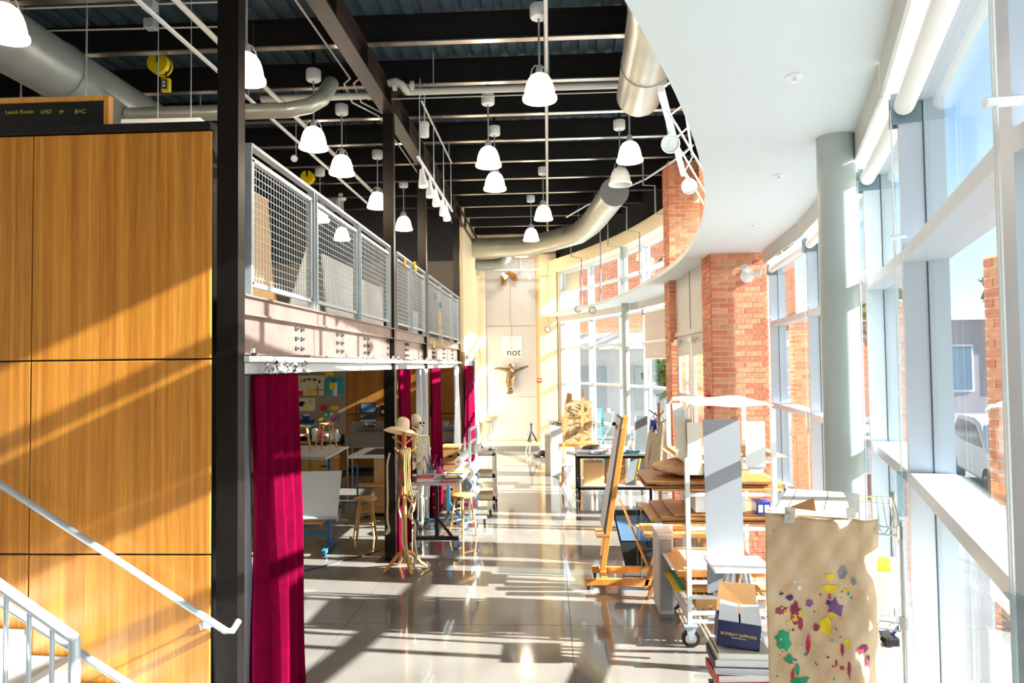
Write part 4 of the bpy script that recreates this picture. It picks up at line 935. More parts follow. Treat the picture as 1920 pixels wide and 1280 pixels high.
# drafting tables
def tilt_table(lb, cx, cy, rz, w, d_, z, tilt, base='steel_blue', top='paper', edge='light_grey'):
    t = thing('drafting_table',lb,'drafting table',(cx,cy,0),'drafting tables',rz=rz); mt = Matrix.Rotation(tilt,3,'X')
    b = MB(); b.cbox((0,0,z),w,d_,.025,mt); o = b.build('top',top,t,w=False,bevel=.004); e_ = MB(); e_.cbox(mt@Vector((0,-d_/2-.01,.01))+Vector((0,0,z)),w,.025,.05,mt); e_.build('ledge',edge,o,w=False)
    for s_ in (-1,1):
        x = s_*w*.36; MB().box(x-.025,x+.025,-.03,.03,.06,z-.06).build('leg',base,t,w=False); f_ = MB().box(x-.03,x+.03,-.36,.36,.03,.08).build('foot',base,t,w=False)
        for y in (-.33,.33): MB().cyl((x,y,0),(x,y,.03),.022,8).build('glide','rubber',f_,w=False)
    MB().box(-w*.36,w*.36,-.02,.02,.2,.25).build('crossbar',base,t,w=False); MB().box(-w*.3,w*.3,-.12,.2,z*.5,z*.5+.02).build('shelf','wood',t,w=False)
    return t
p = flo(612,1030); tilt_table('drafting table with its white top tipped up toward the viewer',-3.40,9.4,.1,1.0,.66,.76,math.radians(60))
tilt_table('drafting table with upright stools on it, left of the cabinet',-4.25,12.1,-.2,1.1,.8,1.0,math.radians(8),'steel_blue')
t = thing('demonstration_table','pedestal table with a black mat on its white top','table',(-2.75,11.9,0))
MB().box(-3.35,-2.15,11.4,12.5,.98,1.03).build('top','paper',t,bevel=.005); MB().box(-3.12,-2.2,11.5,12.3,1.03,1.038).build('mat','black',t); MB().box(-3.0,-2.5,11.7,12.2,.12,.98).build('pedestal','plywood',t); MB().box(-3.2,-2.3,11.5,12.4,.06,.12).build('base','wood',t); MB().box(-3.25,-2.35,11.45,11.68,.5,.53).build('shelf','wood',t)
for x in (-3.1,-2.4):
    for y in (11.6,12.3): MB().cyl((x-.02,y,.03),(x+.02,y,.03),.03).build('caster','rubber',t)
MB().tube([(-3.2,11.4,.15),(-3.2,11.4,.86),(-3.24,11.35,.9)],.018).build('crank_post','steel_blue',t); 
p = at(562,845,12.1); stool((-4.35,12.0,1.03),'small stool parked on the drafting table, left of its twin',.45,.3,rs=.14); stool((-4.02,12.3,1.05),'small stool parked on the drafting table, right of its twin',.45,.7,rs=.14)
MB().tube([flo(720,1028),flo(690,1040)+Vector((0,0,.008)),flo(640,1052)+Vector((0,0,.008)),flo(600,1064)+Vector((0,0,.008)),flo(556,1074)+Vector((0,0,.008))],.008,6).build('power_cable','black',smooth=True,label='black power cable lying on the floor from the second column',cat='cable')
# ================================================================ centre: coat rack, hat, skeleton, work table
RX, RY = -1.80, 8.50
def coat_rack(lb, x, y, h, pegs, m='wood_orange', arms=True):
    t = thing('coat_rack',lb,'coat rack',(x,y,0)); MB().tube([(x,y,.1),(x,y,h-.06),(x,y,h)],[.03,.024,.012],12).build('pole',m,t,smooth=True); MB().ball((x,y,h),.028,.028,.035).build('finial',m,t,smooth=True)
    for k in range(4):
        a = .5+k*math.pi/2; c,s_ = math.cos(a),math.sin(a); MB().tube([(x,y,.24),(x+c*.09,y+s_*.09,.2),(x+c*.2,y+s_*.2,.07),(x+c*.27,y+s_*.27,.018)],[.024,.026,.022,.018],8).build('foot',m,t,smooth=True)
    for k in range(pegs):
        a = .9+k*2*math.pi/pegs; z = h-.14-(k%2)*.12; MB().tube([(x,y,z-.05),(x+math.cos(a)*.09,y+math.sin(a)*.09,z),(x+math.cos(a)*.15,y+math.sin(a)*.15,z+.05)],[.012,.011,.013],8).build('peg',m,t,smooth=True)
    return t
coat_rack('orange wooden coat rack hung with ropes and a sun hat',RX,RY,1.72,6)
q = Vector((RX-.03,RY-.02,1.70)); t = thing('sun_hat','wide-brimmed pale straw hat on the coat rack','hat',tuple(q)); hm = Matrix.Rotation(math.radians(-14),3,'X')@Matrix.Rotation(math.radians(9),3,'Y')
MB().lathe([(.085,.042),(.14,.03),(.18,.008),(.215,-.02),(.218,-.024),(.18,.0),(.14,.02),(.085,.034),(.085,.042)],q,32,hm).build('brim','straw',t,smooth=True)
MB().lathe([(.09,.03),(.088,.08),(.08,.13),(.064,.158),(.035,.174),(0,.178)],q,28,hm).build('crown','straw',t,smooth=True)
R = random.Random(3)
for i in range(9):                               # bundled brown ropes
    a = -1.2+i*.3; x = RX+.02+math.sin(a)*.075; y = RY-.06-math.cos(a)*.05; p0 = Vector((RX+.02*i-.08,RY-.05,1.5)); l_ = R.uniform(.9,1.08)
    MB().tube([p0,(x,y,1.42),(x+R.uniform(-.02,.02),y-.02,1.25),(x+R.uniform(-.03,.03),y-.02,l_)],.011,6).build('rope_strand','rope_brown' if 'rope_brown' in M else 'rope',smooth=True,label='brown rope of the bundle under the hat, %s' % ('outermost left','second from left','third from left','fourth from left','middle one','fourth from right','third from right','second from right','outermost right')[i],cat='rope',group='brown rope bundle')
for i,(pts,lb) in enumerate((([(-.17,-.05,1.44),(-.2,-.07,1.3),(-.19,-.08,.9),(-.2,-.08,.62),(-.16,-.1,.5),(-.22,-.1,.45),(-.17,-.1,.55)],'pale rope hanging with a knot at the left of the coat rack'),
    ([(-.02,-.1,1.1),(-.06,-.11,.8),(.0,-.12,.6),(-.02,-.1,.35),(.04,-.1,.25),(.0,-.1,.12)],'pale rope hanging close to the rack pole'),
    ([(.08,-.1,1.0),(.12,-.1,.85),(.06,-.12,.7),(.16,-.12,.6),(.14,-.12,.4),(.18,-.14,.22),(.14,-.14,.1)],'looped pale rope down the right of the coat rack'),
    ([(.02,-.1,.95),(.16,-.12,.78),(.05,-.12,.66),(.12,-.1,.72),(.18,-.1,.98)],'pale rope loop tied round the coat rack middle'),
    ([(.0,-.06,.9),(.03,-.09,.5),(.05,-.1,.2),(.16,-.16,.06),(.26,-.1,.014),(.3,.02,.014),(.2,.05,.014)],'long pale rope trailing onto the floor from the rack'))):
    P = [Vector((RX+x,RY+y,z)) for x,y,z in pts]; Q = []
    for a,b in zip(P,P[1:]):
        for f_ in (0,.33,.66): Q.append(a.lerp(b,f_))
    Q.append(P[-1]); Q = [Q[0]]+[(Q[k-1]+Q[k]*2+Q[k+1])/4 for k in range(1,len(Q)-1)]+[Q[-1]]
    MB().tube(Q,.013,8).build('rope_length','rope',smooth=True,label=lb,cat='rope',group='pale ropes on the rack')
# skeleton on a stand
SX, SY = -2.1, 10.83
t = thing('skeleton_model','life-size human skeleton model standing behind the hat','skeleton',(SX,SY,0)); V = lambda x,y,z: Vector((SX+x,SY+y,z))
_c, _s = math.cos(1.0), math.sin(1.0)
def VS(x,y,z): x,y = (x-.03)*1.2, (y+.03)*1.2; return V(.0+x*_c-y*_s, -.03+x*_s+y*_c, 1.5+(z-1.5)*1.18)
SR = Matrix.Rotation(1.0,3,'Z'); sk = MB(); sk.ball(VS(.03,-.02,1.63),.085,.11,.1,16,12,SR); sk.ball(VS(.03,-.10,1.57),.058,.052,.07,12,8,SR); s_ = sk.build('skull','bone',t,smooth=True)
jw = MB(); jw.tube([VS(-.03,-.02,1.54),VS(-.01,-.1,1.505),VS(.03,-.135,1.50),VS(.065,-.1,1.505),VS(.085,-.02,1.54)],.015,8); jw.build('jaw','bone',s_,smooth=True)
for dx in (-.0,.055): MB().ball(VS(dx+.003,-.14,1.595),.02,.018,.02,10,6).build('eye_socket','black',s_)
MB().ball(VS(.03,-.146,1.56),.012,.01,.016,8,5).build('nose_hole','black',s_)
sp = MB()
for k in range(22): z = .98+k*.024; sp.ball(V(0,.02+.025*math.sin(k*.3),z),.022,.026,.0115,10,6)
sp.build('spine','bone',t,smooth=True)
for k in range(10):
    z = 1.40-k*.035; w_ = .075+.055*math.sin((k+1)/11*math.pi)
    for sd in (-1,1): MB().tube([V(0,.04,z+.02)]+[V(sd*w_*math.sin(u),.04-.085*(1-math.cos(u)),z-.022*u) for u in (.5,1.0,1.57,2.1,2.6)]+[V(sd*.015,-.125,z-.06)],.0075,6).build('rib','bone',t,smooth=True)
MB().prism([V(-.018,-.13,1.38),V(.018,-.13,1.38),V(.014,-.135,1.16),V(-.014,-.135,1.16)],(0,.012,0)).build('sternum','bone',t)
for sd in (-1,1):
    MB().tube([V(sd*.015,-.12,1.39),V(sd*.09,-.09,1.415),V(sd*.17,.0,1.41)],.010,8).build('collarbone','bone',t,smooth=True); MB().prism([V(sd*.06,.06,1.38),V(sd*.15,.05,1.4),V(sd*.09,.07,1.22)],(0,.01,0)).build('shoulder_blade','bone',t)
    MB().tube([V(sd*.18,.0,1.40),V(sd*.19,.0,1.37),V(sd*.2,.01,1.24),V(sd*.205,0,1.09)],[.024,.016,.013,.02],8).build('upper_arm_bone','bone',t,smooth=True)
    fa = MB(); fa.tube([V(sd*.205,0,1.08),V(sd*.2,-.03,.96),V(sd*.205,-.06,.84)],[.015,.009,.012],8); fa.tube([V(sd*.19,.015,1.08),V(sd*.215,-.015,.96),V(sd*.225,-.055,.84)],[.012,.008,.01],8); fa.build('forearm_bones','bone',t,smooth=True)
    hd = MB(); hd.ball(V(sd*.215,-.06,.81),.022,.012,.025,8,6)
    for k in range(5): hd.tube([V(sd*(.2+.009*k),-.06,.79),V(sd*(.195+.012*k),-.07,.735),V(sd*(.195+.012*k),-.075,.69+.008*abs(k-2))],[.006,.005,.004],6)
    hd.build('hand_bones','bone',t,smooth=True)
    hp = MB(); hp.ball(V(sd*.075,.0,.94),.07,.03,.075,12,8,Matrix.Rotation(sd*.4,3,'Y')); hp.build('hip_bone','bone',t,smooth=True)
    MB().tube([V(sd*.115,0,.9),V(sd*.13,0,.86),V(sd*.1,-.01,.66),V(sd*.085,-.01,.49)],[.024,.02,.015,.028],8).build('thigh_bone','bone',t,smooth=True); MB().ball(V(sd*.083,-.045,.49),.02,.012,.022,8,6).build('kneecap','bone',t,smooth=True)
    sb_ = MB(); sb_.tube([V(sd*.08,-.01,.46),V(sd*.082,0,.26),V(sd*.08,.01,.09)],[.026,.013,.016],8); sb_.tube([V(sd*.11,.01,.44),V(sd*.115,.015,.26),V(sd*.1,.015,.08)],[.010,.007,.010],8); sb_.build('shin_bones','bone',t,smooth=True)
    ft = MB(); ft.tube([V(sd*.085,.05,.05),V(sd*.085,0,.065),V(sd*.095,-.09,.035),V(sd*.105,-.16,.02)],[.024,.028,.025,.016],8); ft.build('foot_bones','bone',t,smooth=True)
MB().ball(V(0,.05,.95),.045,.02,.06,10,6).build('sacrum','bone',t,smooth=True)
MB().cyl(V(0,.09,.05),V(0,.07,1.55),.012).build('stand_pole','chrome',t); bs_ = MB()
for k in range(5): a = k*1.2566; bs_.tube([V(0,.09,.07),V(math.cos(a)*.28,.09+math.sin(a)*.28,.05)],.015,6)
b_ = bs_.build('stand_base','steel_grey',t)
for k in range(5): a = k*1.2566; MB().cyl(V(math.cos(a)*.28-.012,.09+math.sin(a)*.28,.03),V(math.cos(a)*.28+.012,.09+math.sin(a)*.28,.03),.03,10).build('caster','steel_blue',b_)
# wheeled work table
def caster(par, c, r=.05, m='rubber', rim='steel_blue', ay=False):
    c = Vector(c); D = Vector((0,1,0)) if ay else Vector((1,0,0)); U_ = Vector((0,0,r))
    q_ = MB().cyl(c-D*.014+U_,c+D*.014+U_,r,18).build('caster',m,par); MB().cyl(c-D*.018+U_,c+D*.018+U_,r*.62,14).build('hub',rim,q_)
    if ay:
        f_ = MB()
        for s_ in (-1,1): f_.prism([c+D*.022*s_+Vector(v) for v in ((-.012,0,r*.9),(.012,0,r*.9),(.05,0,r*2.3),(-.05,0,r*2.3))], D*.004*s_)
        f_.build('fork','galv',q_); MB().box(c.x-.06,c.x+.06,c.y-.035,c.y+.035,r*2.3,r*2.45).build('plate','galv',q_); return q_
    f_ = MB(); f_.box(c.x-.025,c.x-.019,c.y-.02,c.y+.02,r*.9,r*2.3); f_.box(c.x+.019,c.x+.025,c.y-.02,c.y+.02,r*.9,r*2.3); f_.box(c.x-.03,c.x+.03,c.y-.03,c.y+.03,r*2.3,r*2.45); f_.build('fork','galv',q_); return q_
t = thing('work_table','wheeled white-topped work table with black T legs','table',(-1.56,10,0)); zt_ = .90
MB().box(-1.88,-1.24,9.42,10.66,zt_-.03,zt_).build('top','light_grey',t,bevel=.004)
for y,m in ((9.5,'black'),(10.58,'steel_blue')):
    MB().box(-1.59,-1.54,y-.025,y+.025,.16,zt_-.03).build('leg',m,t); MB().box(-1.86,-1.27,y-.03,y+.03,.12,.17).build('foot_bar',m,t); MB().bar((-1.56,y,.42),(-1.36,y,.17),.04,.035).build('brace',m,t)
    for x in (-1.82,-1.31): caster(t,(x,y,0),.05,'steel_blue','galv',True)
MB().bar((-1.56,9.5,.22),(-1.56,10.58,.22),.05,.04).build('stretcher','steel_grey',t)
zt_ += .001
def slab(name, lb, cat, m, x0,x1,y0,y1,z,h, rz=0, group=None, m2=None):
    cx,cy = (x0+x1)/2,(y0+y1)/2; t_ = thing(name,lb,cat,(cx,cy,z),group,rz=rz); w_,d_ = x1-x0,y1-y0
    if name == 'book':
        c_ = MB(); c_.cbox((0,0,.002),w_,d_,.004); c_.cbox((0,0,h-.002),w_,d_,.004); c_.cbox((-w_/2+.003,0,h/2),.006,d_,h); c_.build('cover',m,t_,w=False); MB().cbox((.003,0,h/2),w_-.012,d_-.012,h-.008).build('pages',m2 or 'paper',t_,w=False)
    else: MB().cbox((0,0,h/2),w_,d_,h).build('sheet',m,t_,w=False); MB().cbox((0,0,h+.0015),w_*.7,d_*.6,.003).build('print',m2 or 'paper',t_,w=False)
    return t_
slab('book','thick dark red book on the work table','book','red',-1.86,-1.62,9.48,9.78,zt_,.06,.1); slab('book','second book with grey cover beside the red book','book','mid_grey',-1.6,-1.48,9.5,9.8,zt_,.04,-.2)
for i in range(4): slab('magazine',('bottom','second','third','top')[i]+' magazine of the pile at the near corner of the work table','magazine',('pink','cardboard','light_grey','dark_grey')[i],-1.53+.01*i,-1.29+.012*i,9.46+.01*i,9.76,zt_+i*.015,.012,.1*i,'magazine pile',('paper','red','paper','gold')[i])
for i in range(3): slab('magazine',('bottom','middle','top')[i]+' magazine of the pile at the far side of the work table','magazine',('dark_grey','paper','gold')[i],-1.55,-1.27,10.2,10.55,zt_+i*.015,.012,-.15+.1*i,'far magazine pile',('paper','gold','paper')[i])
def jar(lb,c,r,h,m,brushes=0,cat='jar',mlist=('blue','purple','white','red')):
    t_ = thing('brush_jar' if brushes else 'paint_bottle',lb,cat,tuple(c)); c = Vector(c)
    if brushes:
        MB().lathe([(0,0),(r,0),(r*1.05,h),(r*.95,h),(r*.9,.01),(0,.01)],c,16).build('jar',m,t_,smooth=True); R_ = random.Random(int(c.y*100))
        for k in range(brushes): a = R_.uniform(0,6.28); MB().tube([c+Vector((0,0,.02)),c+Vector((math.cos(a)*r*.8,math.sin(a)*r*.8,h)),c+Vector((math.cos(a)*r*1.6,math.sin(a)*r*1.6,h*1.7+R_.uniform(0,.04)))],.005,5).build('brush',mlist[k%len(mlist)],t_)
    else:
        MB().lathe([(0,0),(r,0),(r,h*.6),(r*.8,h*.7),(r*.35,h*.78),(r*.35,h*.85),(0,h*.85)],c,14).build('body',m,t_,smooth=True); MB().cyl(c+Vector((0,0,h*.85)),c+Vector((0,0,h)),r*.42,12).build('cap','white',t_); MB().lathe([(r*1.01,h*.12),(r*1.02,h*.12),(r*1.02,h*.5),(r*1.01,h*.5)],c,14).build('label','paper',t_)
    return t_
jar('plastic cup of pens on the work table beside the skeleton',(-1.80,10.35,zt_),.06,.14,'clear_plastic',8); jar('small cup of coloured pencils on the work table',(-1.66,10.3,zt_),.04,.1,'pink',5)
jar('pink bottle standing on the work table',(-1.55,10.1,zt_),.03,.11,'pink',0,'bottle')
# roll rack
t = thing('roll_rack','grey steel rack on casters holding paper rolls','rack',(-1.2,11,0))
for x,y in ((-1.27,10.9),(-1.24,11.6)): MB().box(x-.02,x+.02,y-.02,y+.02,.1,1.5).build('post','galv',t)
for z in (1.48,1.28,.55): MB().bar((-1.27,10.9,z),(-1.24,11.6,z),.035,.035).build('rail','galv',t)
MB().bar((-1.27,10.9,.12),(-1.24,11.6,.12),.05,.05).build('base_rail','light_grey',t)
for x,y in ((-1.27,10.9),(-1.24,11.6)):
    MB().bar((x-.26,y,.12),(x+.26,y,.12),.05,.05).build('base_foot','light_grey',t)
    for s_ in (-.23,.23): caster(t,(x+s_,y,0),.045,'rubber','light_grey')
for i,(z,r,dx,m,lb) in enumerate(((1.0,.06,-.1,'paper','slim white paper roll high on the roll rack'),(.82,.085,.06,'paper','thick white paper roll in the middle of the rack'),(.78,.08,-.14,'beige','thick cream paper roll on the left of the rack'),(.62,.07,.04,'steel_grey','grey roll low on the roll rack'),(.45,.06,.1,'light_grey','pale roll lowest on the roll rack'))):
    a = Vector((-1.34+dx,10.8,z)); b = Vector((-1.30+dx,11.7,z+.02)); t_ = thing('paper_roll',lb,'paper roll',tuple(a),'paper rolls'); MB().tube([a,b],r,18).build('roll',m,t_,smooth=True); dd = (a-b).normalized(); MB().cyl(a+dd*.002,a+dd*.004,r*.35,12).build('core','cardboard',t_)
# utility cart
t = thing('utility_cart','cream three-tier utility cart loaded with paint bottles','cart',(-1.2,12.3,0)); cx0,cx1,cy0,cy1 = -1.62,-.97,12.05,12.6
for z in (.16,.55,.93):
    b = MB(); b.box(cx0,cx1,cy0,cy1,z,z+.015); b.box(cx0,cx1,cy0,cy0+.012,z,z+.07); b.box(cx0,cx1,cy1-.012,cy1,z,z+.07); b.box(cx0,cx0+.012,cy0,cy1,z,z+.07); b.box(cx1-.012,cx1,cy0,cy1,z,z+.07); b.build('tray','beige',t)
for x in (cx0,cx1-.04):
    for y in (cy0,cy1-.04): MB().box(x,x+.04,y,y+.04,.1,.97).build('post','beige',t); caster(t,(x+.02,y+.02,0),.045)
zc2 = .946
for i,(x,y,r,h,m,lb) in enumerate(((-1.45,12.2,.045,.2,'pink','pink paint bottle on the cream cart'),(-1.35,12.25,.05,.16,'white','white round paint bottle on the cream cart'),(-1.05,12.18,.045,.12,'steel_blue','blue-capped paint pot at the right of the cart'),(-1.14,12.2,.05,.13,'paper','white paint tub at the right of the cart'),(-1.24,12.42,.045,.15,'navy','navy paint bottle at the back of the cart'),(-1.55,12.45,.05,.18,'red','red paint bottle at the back left of the cart'))): jar(lb,(x,y,zc2),r,h,m,0,'bottle')
q = Vector((-1.5,12.1,zc2)); MB().lathe([(.05,0),(.045,.05),(.018,.24),(.012,.3),(0,.31)],q,14).build('glue_cone','paper',smooth=True,label='tall white nozzle bottle on the cream cart',cat='bottle')
jar('white tub full of brushes on the cream cart',(-1.3,12.15,zc2),.09,.16,'paper',9,'brush tub',('wood','wood_dark','rope','dark_grey'))
t = thing('drawer_unit','brown wooden drawer unit behind the cream cart','drawer unit',(-1.85,12.9,0)); MB().box(-2.0,-1.68,12.75,13.2,0,.98).build('body','wood_dark',t); MB().box(-2.02,-1.66,12.73,13.22,.98,1.01).build('top','wood',t)
for z in (.1,.4,.7): d_ = MB().box(-1.98,-1.7,12.735,12.75,z,z+.27).build('drawer','cardboard',t); MB().box(-1.88,-1.8,12.715,12.735,z+.12,z+.15).build('pull','black',d_)
MB().cbox((-1.85,12.45,.09),.3,.4,.18).build('cardboard_box','cardboard',bevel=.004,label='low cardboard box on the floor behind the skeleton',cat='box')
# ================================================================ far wall things
q = at(998,845,19.55); q.z = 0; t = thing('camera_tripod','black and silver tripod before the far wall','tripod',tuple(q)); top = q+Vector((-.02,0,.66))
for k in range(3):
    a = .25+k*2.094; f_ = q+Vector((math.cos(a)*.3,math.sin(a)*.3,.0)); m_ = top.lerp(f_,.5); L_ = MB().tube([top,m_],.02,8).build('leg','black',t); MB().tube([m_,f_],.014,8).build('lower_leg','light_grey',L_); MB().ball(f_+Vector((0,0,.02)),.02).build('foot','rubber',L_)
MB().cyl(top-Vector((0,0,.1)),top+Vector((0,0,.16)),.02).build('centre_column','black',t); MB().cbox(top+Vector((0,0,.17)),.07,.07,.04).build('head','dark_grey',t)
q = flo(1015,856); t = thing('equipment_bag','black and silver helmet-like bag lying on the floor by the tripod','bag',tuple(q)); MB().ball(q+Vector((.12,0,.1)),.19,.15,.1,14,9).build('body','black',t,smooth=True); MB().ball(q+Vector((-.1,.02,.07)),.16,.12,.07,14,8).build('side_pouch','mid_grey',t,smooth=True); MB().tube([q+Vector((-.15,0,.1)),q+Vector((0,-.1,.2)),q+Vector((.2,-.05,.18))],.012).build('strap','light_grey',t); MB().tube([q+Vector((.3,0,.012)),q+Vector((.45,-.05,.012)),q+Vector((.5,.1,.012))],.01).build('cord','black',t)
q = at(918,785,20.02); t = thing('drinking_fountain','steel drinking fountain on the far cream wall','fountain',tuple(q)); MB().prism([q+Vector((-.28,.08,.08)),q+Vector((.26,.08,.12)),q+Vector((.2,.08,-.02)),q+Vector((-.22,.08,-.1))],(0,-.3,0)).build('basin','stainless',t,bevel=.02); MB().box(q.x-.22,q.x+.05,20.0,20.18,q.z-.45,q.z-.08).build('shroud','stainless',t,bevel=.02); MB().tube([q+Vector((.18,-.1,.1)),q+Vector((.2,-.1,.16)),q+Vector((.15,-.1,.18))],.012).build('spout','chrome',t)
x0,x1,z0,z1 = prect(940,979,630,669,20.24); t = thing('wall_sign','white square sign with the word not on the far wall','sign',((x0+x1)/2,20.24,z0)); MB().box(x0,x1,20.235,20.262,z0,z1).build('board','paper',t); text('lettering','not',.30,frame3(at(950,666.5,20.232),(1,0,0),(0,0,1)),'black',t)
MB().tube([at(957,535,20.2),at(956,600,20.2),at(960,622,20.2),at(957,640,20.2),at(960,655,20.2)],.006,5).build('twine','straw_brown',label='thin brown twine hanging above the white sign',cat='string')
R = random.Random(9); q = at(955,520,20.05); t = thing('straw_sculpture','drooping brown straw sculpture high on the far wall','sculpture',tuple(q)); cr_ = MB()
MB().tube([q+Vector((-.12,0,.04)),q+Vector((0,-.03,.1)),q+Vector((.16,0,.06))],[.06,.08,.06],10).build('core','straw_brown',t,smooth=True)
for k in range(150):
    s_ = R.choice((-1,1)); a = Vector((s_*R.uniform(.0,.17),R.uniform(-.06,.06),R.uniform(.02,.12))); b = a+Vector((s_*R.uniform(.0,.12),R.uniform(-.05,.05),R.uniform(-.1,.02))); c = Vector((s_*R.uniform(.08,.26),R.uniform(-.06,.06),-R.uniform(.05,.26 if s_ < 0 else .12))); cr_.tube([q+a,q+b,q+c],.005,4)
cr_.build('straws','straw_brown',t)['kind'] = 'stuff'
q = at(955,705,20.12); t = thing('winged_sculpture','bronze figure sculpture with outstretched wing arms on the far wall','sculpture',tuple(q)); B = MB()
def zz(px,py,dy=0): return at(px,py,20.12+dy)
B.tube([zz(959,738),zz(957,728),zz(956,716),zz(958,704),zz(959,696),zz(957,690),zz(957,684)],[.03,.075,.12,.13,.1,.06,.03],12); B.build('torso','bronze',t,smooth=True); MB().ball(zz(959,686,-.05),.09,.08,.08,10,8).build('head','bronze',t,smooth=True)
MB().tube([zz(960,695),zz(945,692),zz(935,690),zz(927,691)],[.08,.045,.035,.015],8).build('wing','bronze',t,smooth=True); MB().tube([zz(960,695),zz(972,692),zz(982,689),zz(991,686)],[.08,.05,.035,.015],8).build('wing','bronze',t,smooth=True)
R = random.Random(2); kn = MB()
for k in range(60): f_ = R.random(); a = zz(957+R.uniform(-5,5)*(1.2-f_),738-f_*50,-.08); kn.ball(a,R.uniform(.012,.03),.02,R.uniform(.02,.05),6,4)
kn.build('bark_texture','bronze',t,smooth=True)['kind'] = 'stuff'
x0,x1,z0,z1 = prect(1007,1016,709,717,20.0); t = thing('fire_alarm','red fire alarm call point on the cream pilaster','fire alarm',(x0,20.02,z0)); MB().box(x0,x1,19.99,20.05,z0,z1).build('body','red',t,bevel=.01); MB().box(x0+.03,x1-.03,19.98,19.992,z0+.05,z0+.09).build('pull_bar','paper',t)
x0,x1,z0,z1 = prect(984,992,808,818,20.25); t = thing('wall_outlet','white wall outlet beside the tripod','outlet',(x0,20.25,z0)); MB().box(x0,x1,20.245,20.262,z0,z1).build('plate','white',t); MB().box(x0+.04,x1-.04,20.24,20.246,z0+.05,z0+.08).build('socket','mid_grey',t)
# ================================================================ far right work area
Yt = 12.25; x0 = at(1083,855,Yt).x; x1 = at(1232,855,Yt).x; zt2 = at(1100,852,Yt).z
t = thing('steel_table','long work table with a black steel frame under the far windows','table',((x0+x1)/2,12.8,0))
MB().box(x0-.02,x1-.1,Yt-.02,13.45,zt2-.025,zt2).build('top','light_grey',t,bevel=.004)
for x in (x0,x1-.14):
    for y in (Yt,13.38): MB().box(x,x+.045,y,y+.045,.12,zt2-.025).build('leg','black',t); caster(t,(x+.02,y+.02,0),.05,'dark_grey','chrome')
for y in (Yt,13.38): MB().box(x0,x1-.1,y,y+.04,zt2-.07,zt2-.025).build('apron','black',t); MB().box(x0,x1-.1,y,y+.04,.3,.34).build('lower_rail','black',t)
MB().box(x0+.03,x1-.14,Yt+.04,13.36,.33,.345).build('lower_shelf','paper',t)
x0b,x1b,zb0,zb1 = prect(1095,1132,867,915,12.55); MB().box(x0b,x1b,12.5,12.95,.346,zb1).build('storage_box','plywood',bevel=.004,label='tan box under the black-framed table, left',cat='box'); x0c,x1c,_,_ = prect(1136,1172,867,905,12.7); t_ = thing('drawer_chest','stack of wooden drawers under the black-framed table','drawers',((x0c+x1c)/2,12.8,.346)); MB().box(x0c,x1c,12.6,13.1,.346,.80).build('body','cardboard',t_)
for k in range(5): MB().box(x0c+.01,x1c-.01,12.585,12.6,.36+k*.087,.36+k*.087+.075).build('drawer','wood_dark',t_)
a = at(1172,893,12.5); b = at(1202,893,12.5); t_ = thing('edged_panel','grey panel with a yellow edge leaning under the table','panel',((a.x+b.x)/2,12.55,.346)); MB().prism([(a.x,12.5,.346),(b.x-.12,12.5,.346),(b.x,12.6,.84),(a.x+.12,12.6,.84)],(0,.02,0)).build('sheet','mid_grey',t_); MB().prism([(b.x-.12,12.495,.346),(b.x-.09,12.495,.346),(b.x+.03,12.595,.84),(b.x,12.595,.84)],(0,.022,0)).build('edge','yellow',t_)
MB().prism([(b.x-.05,12.9,.346),(b.x+.25,12.9,.346),(b.x+.25,13.0,.8),(b.x-.05,13.0,.8)],(0,.02,0)).build('dark_board','dark_grey',label='dark board leaning behind the yellow-edged panel',cat='board')
MB().cbox((at(1107,873,12.8).x,12.75,.76),.4,.4,.05).build('teal_case','teal',bevel=.01,label='flat teal case on the tan box under the table',cat='case') if 0 else None
R = random.Random(12); zt3 = zt2+.0005; cl = ['paper','light_grey','dark_grey','beige','paper','mid_grey','cardboard','black','paper','beige']
nm_ = ['at the left end','second along','third along','beside the bowl','by the camera','in the middle','right of the middle','under the brushes','near the apron','at the right end']
for i in range(10):
    x = x0+.08+i*(x1-x0-.35)/9; y = R.uniform(Yt+.1,13.2); slab('paper_sheet','loose drawing sheet on the black-framed table, '+nm_[i],'paper',cl[i],x-.11,x+.11,y-.12,y+.12,zt3+.004*(i%3),.004,R.uniform(-.6,.6),'sheets on the steel table','mid_grey' if i%2 else 'paper')
for i,(px,m,h,r,lb) in enumerate(((1148,'purple',.09,.035,'purple paint pot on the black-framed table'),(1160,'steel_blue',.12,.035,'blue paint bottle on the black-framed table'),(1172,'red',.1,.04,'red paint bottle on the black-framed table'),(1181,'paper',.13,.035,'white paint bottle on the black-framed table'),(1190,'gold',.11,.035,'amber paint bottle on the black-framed table'),(1198,'green',.09,.04,'green paint pot on the black-framed table'),(1140,'pink',.08,.03,'pink paint pot on the black-framed table'),(1205,'navy',.14,.03,'navy bottle at the right end of the black-framed table'))): jar(lb,(at(px,850,12.6).x,12.5+.35*(i%3),zt3+.016),r,h,m,0,'bottle')
jar('jar of brushes on the black-framed table near the grey board',(at(1201,850,12.9).x,13.1,zt3+.016),.05,.13,'cardboard',9,'brush jar',('wood','gold','dark_grey'))
q = Vector((at(1117,845,12.8).x,12.8,zt3+.016)); t_ = thing('black_bowl','dark round bowl on the black-framed table','bowl',tuple(q)); MB().lathe([(0,0),(.05,0),(.085,.05),(.09,.08),(.083,.08),(.05,.012),(0,.012)],q,18).build('bowl','dark_grey',t_,smooth=True); MB().lathe([(.0,.05),(.07,.05),(0,.055)],q,14).build('contents','black',t_)
R = random.Random(31)
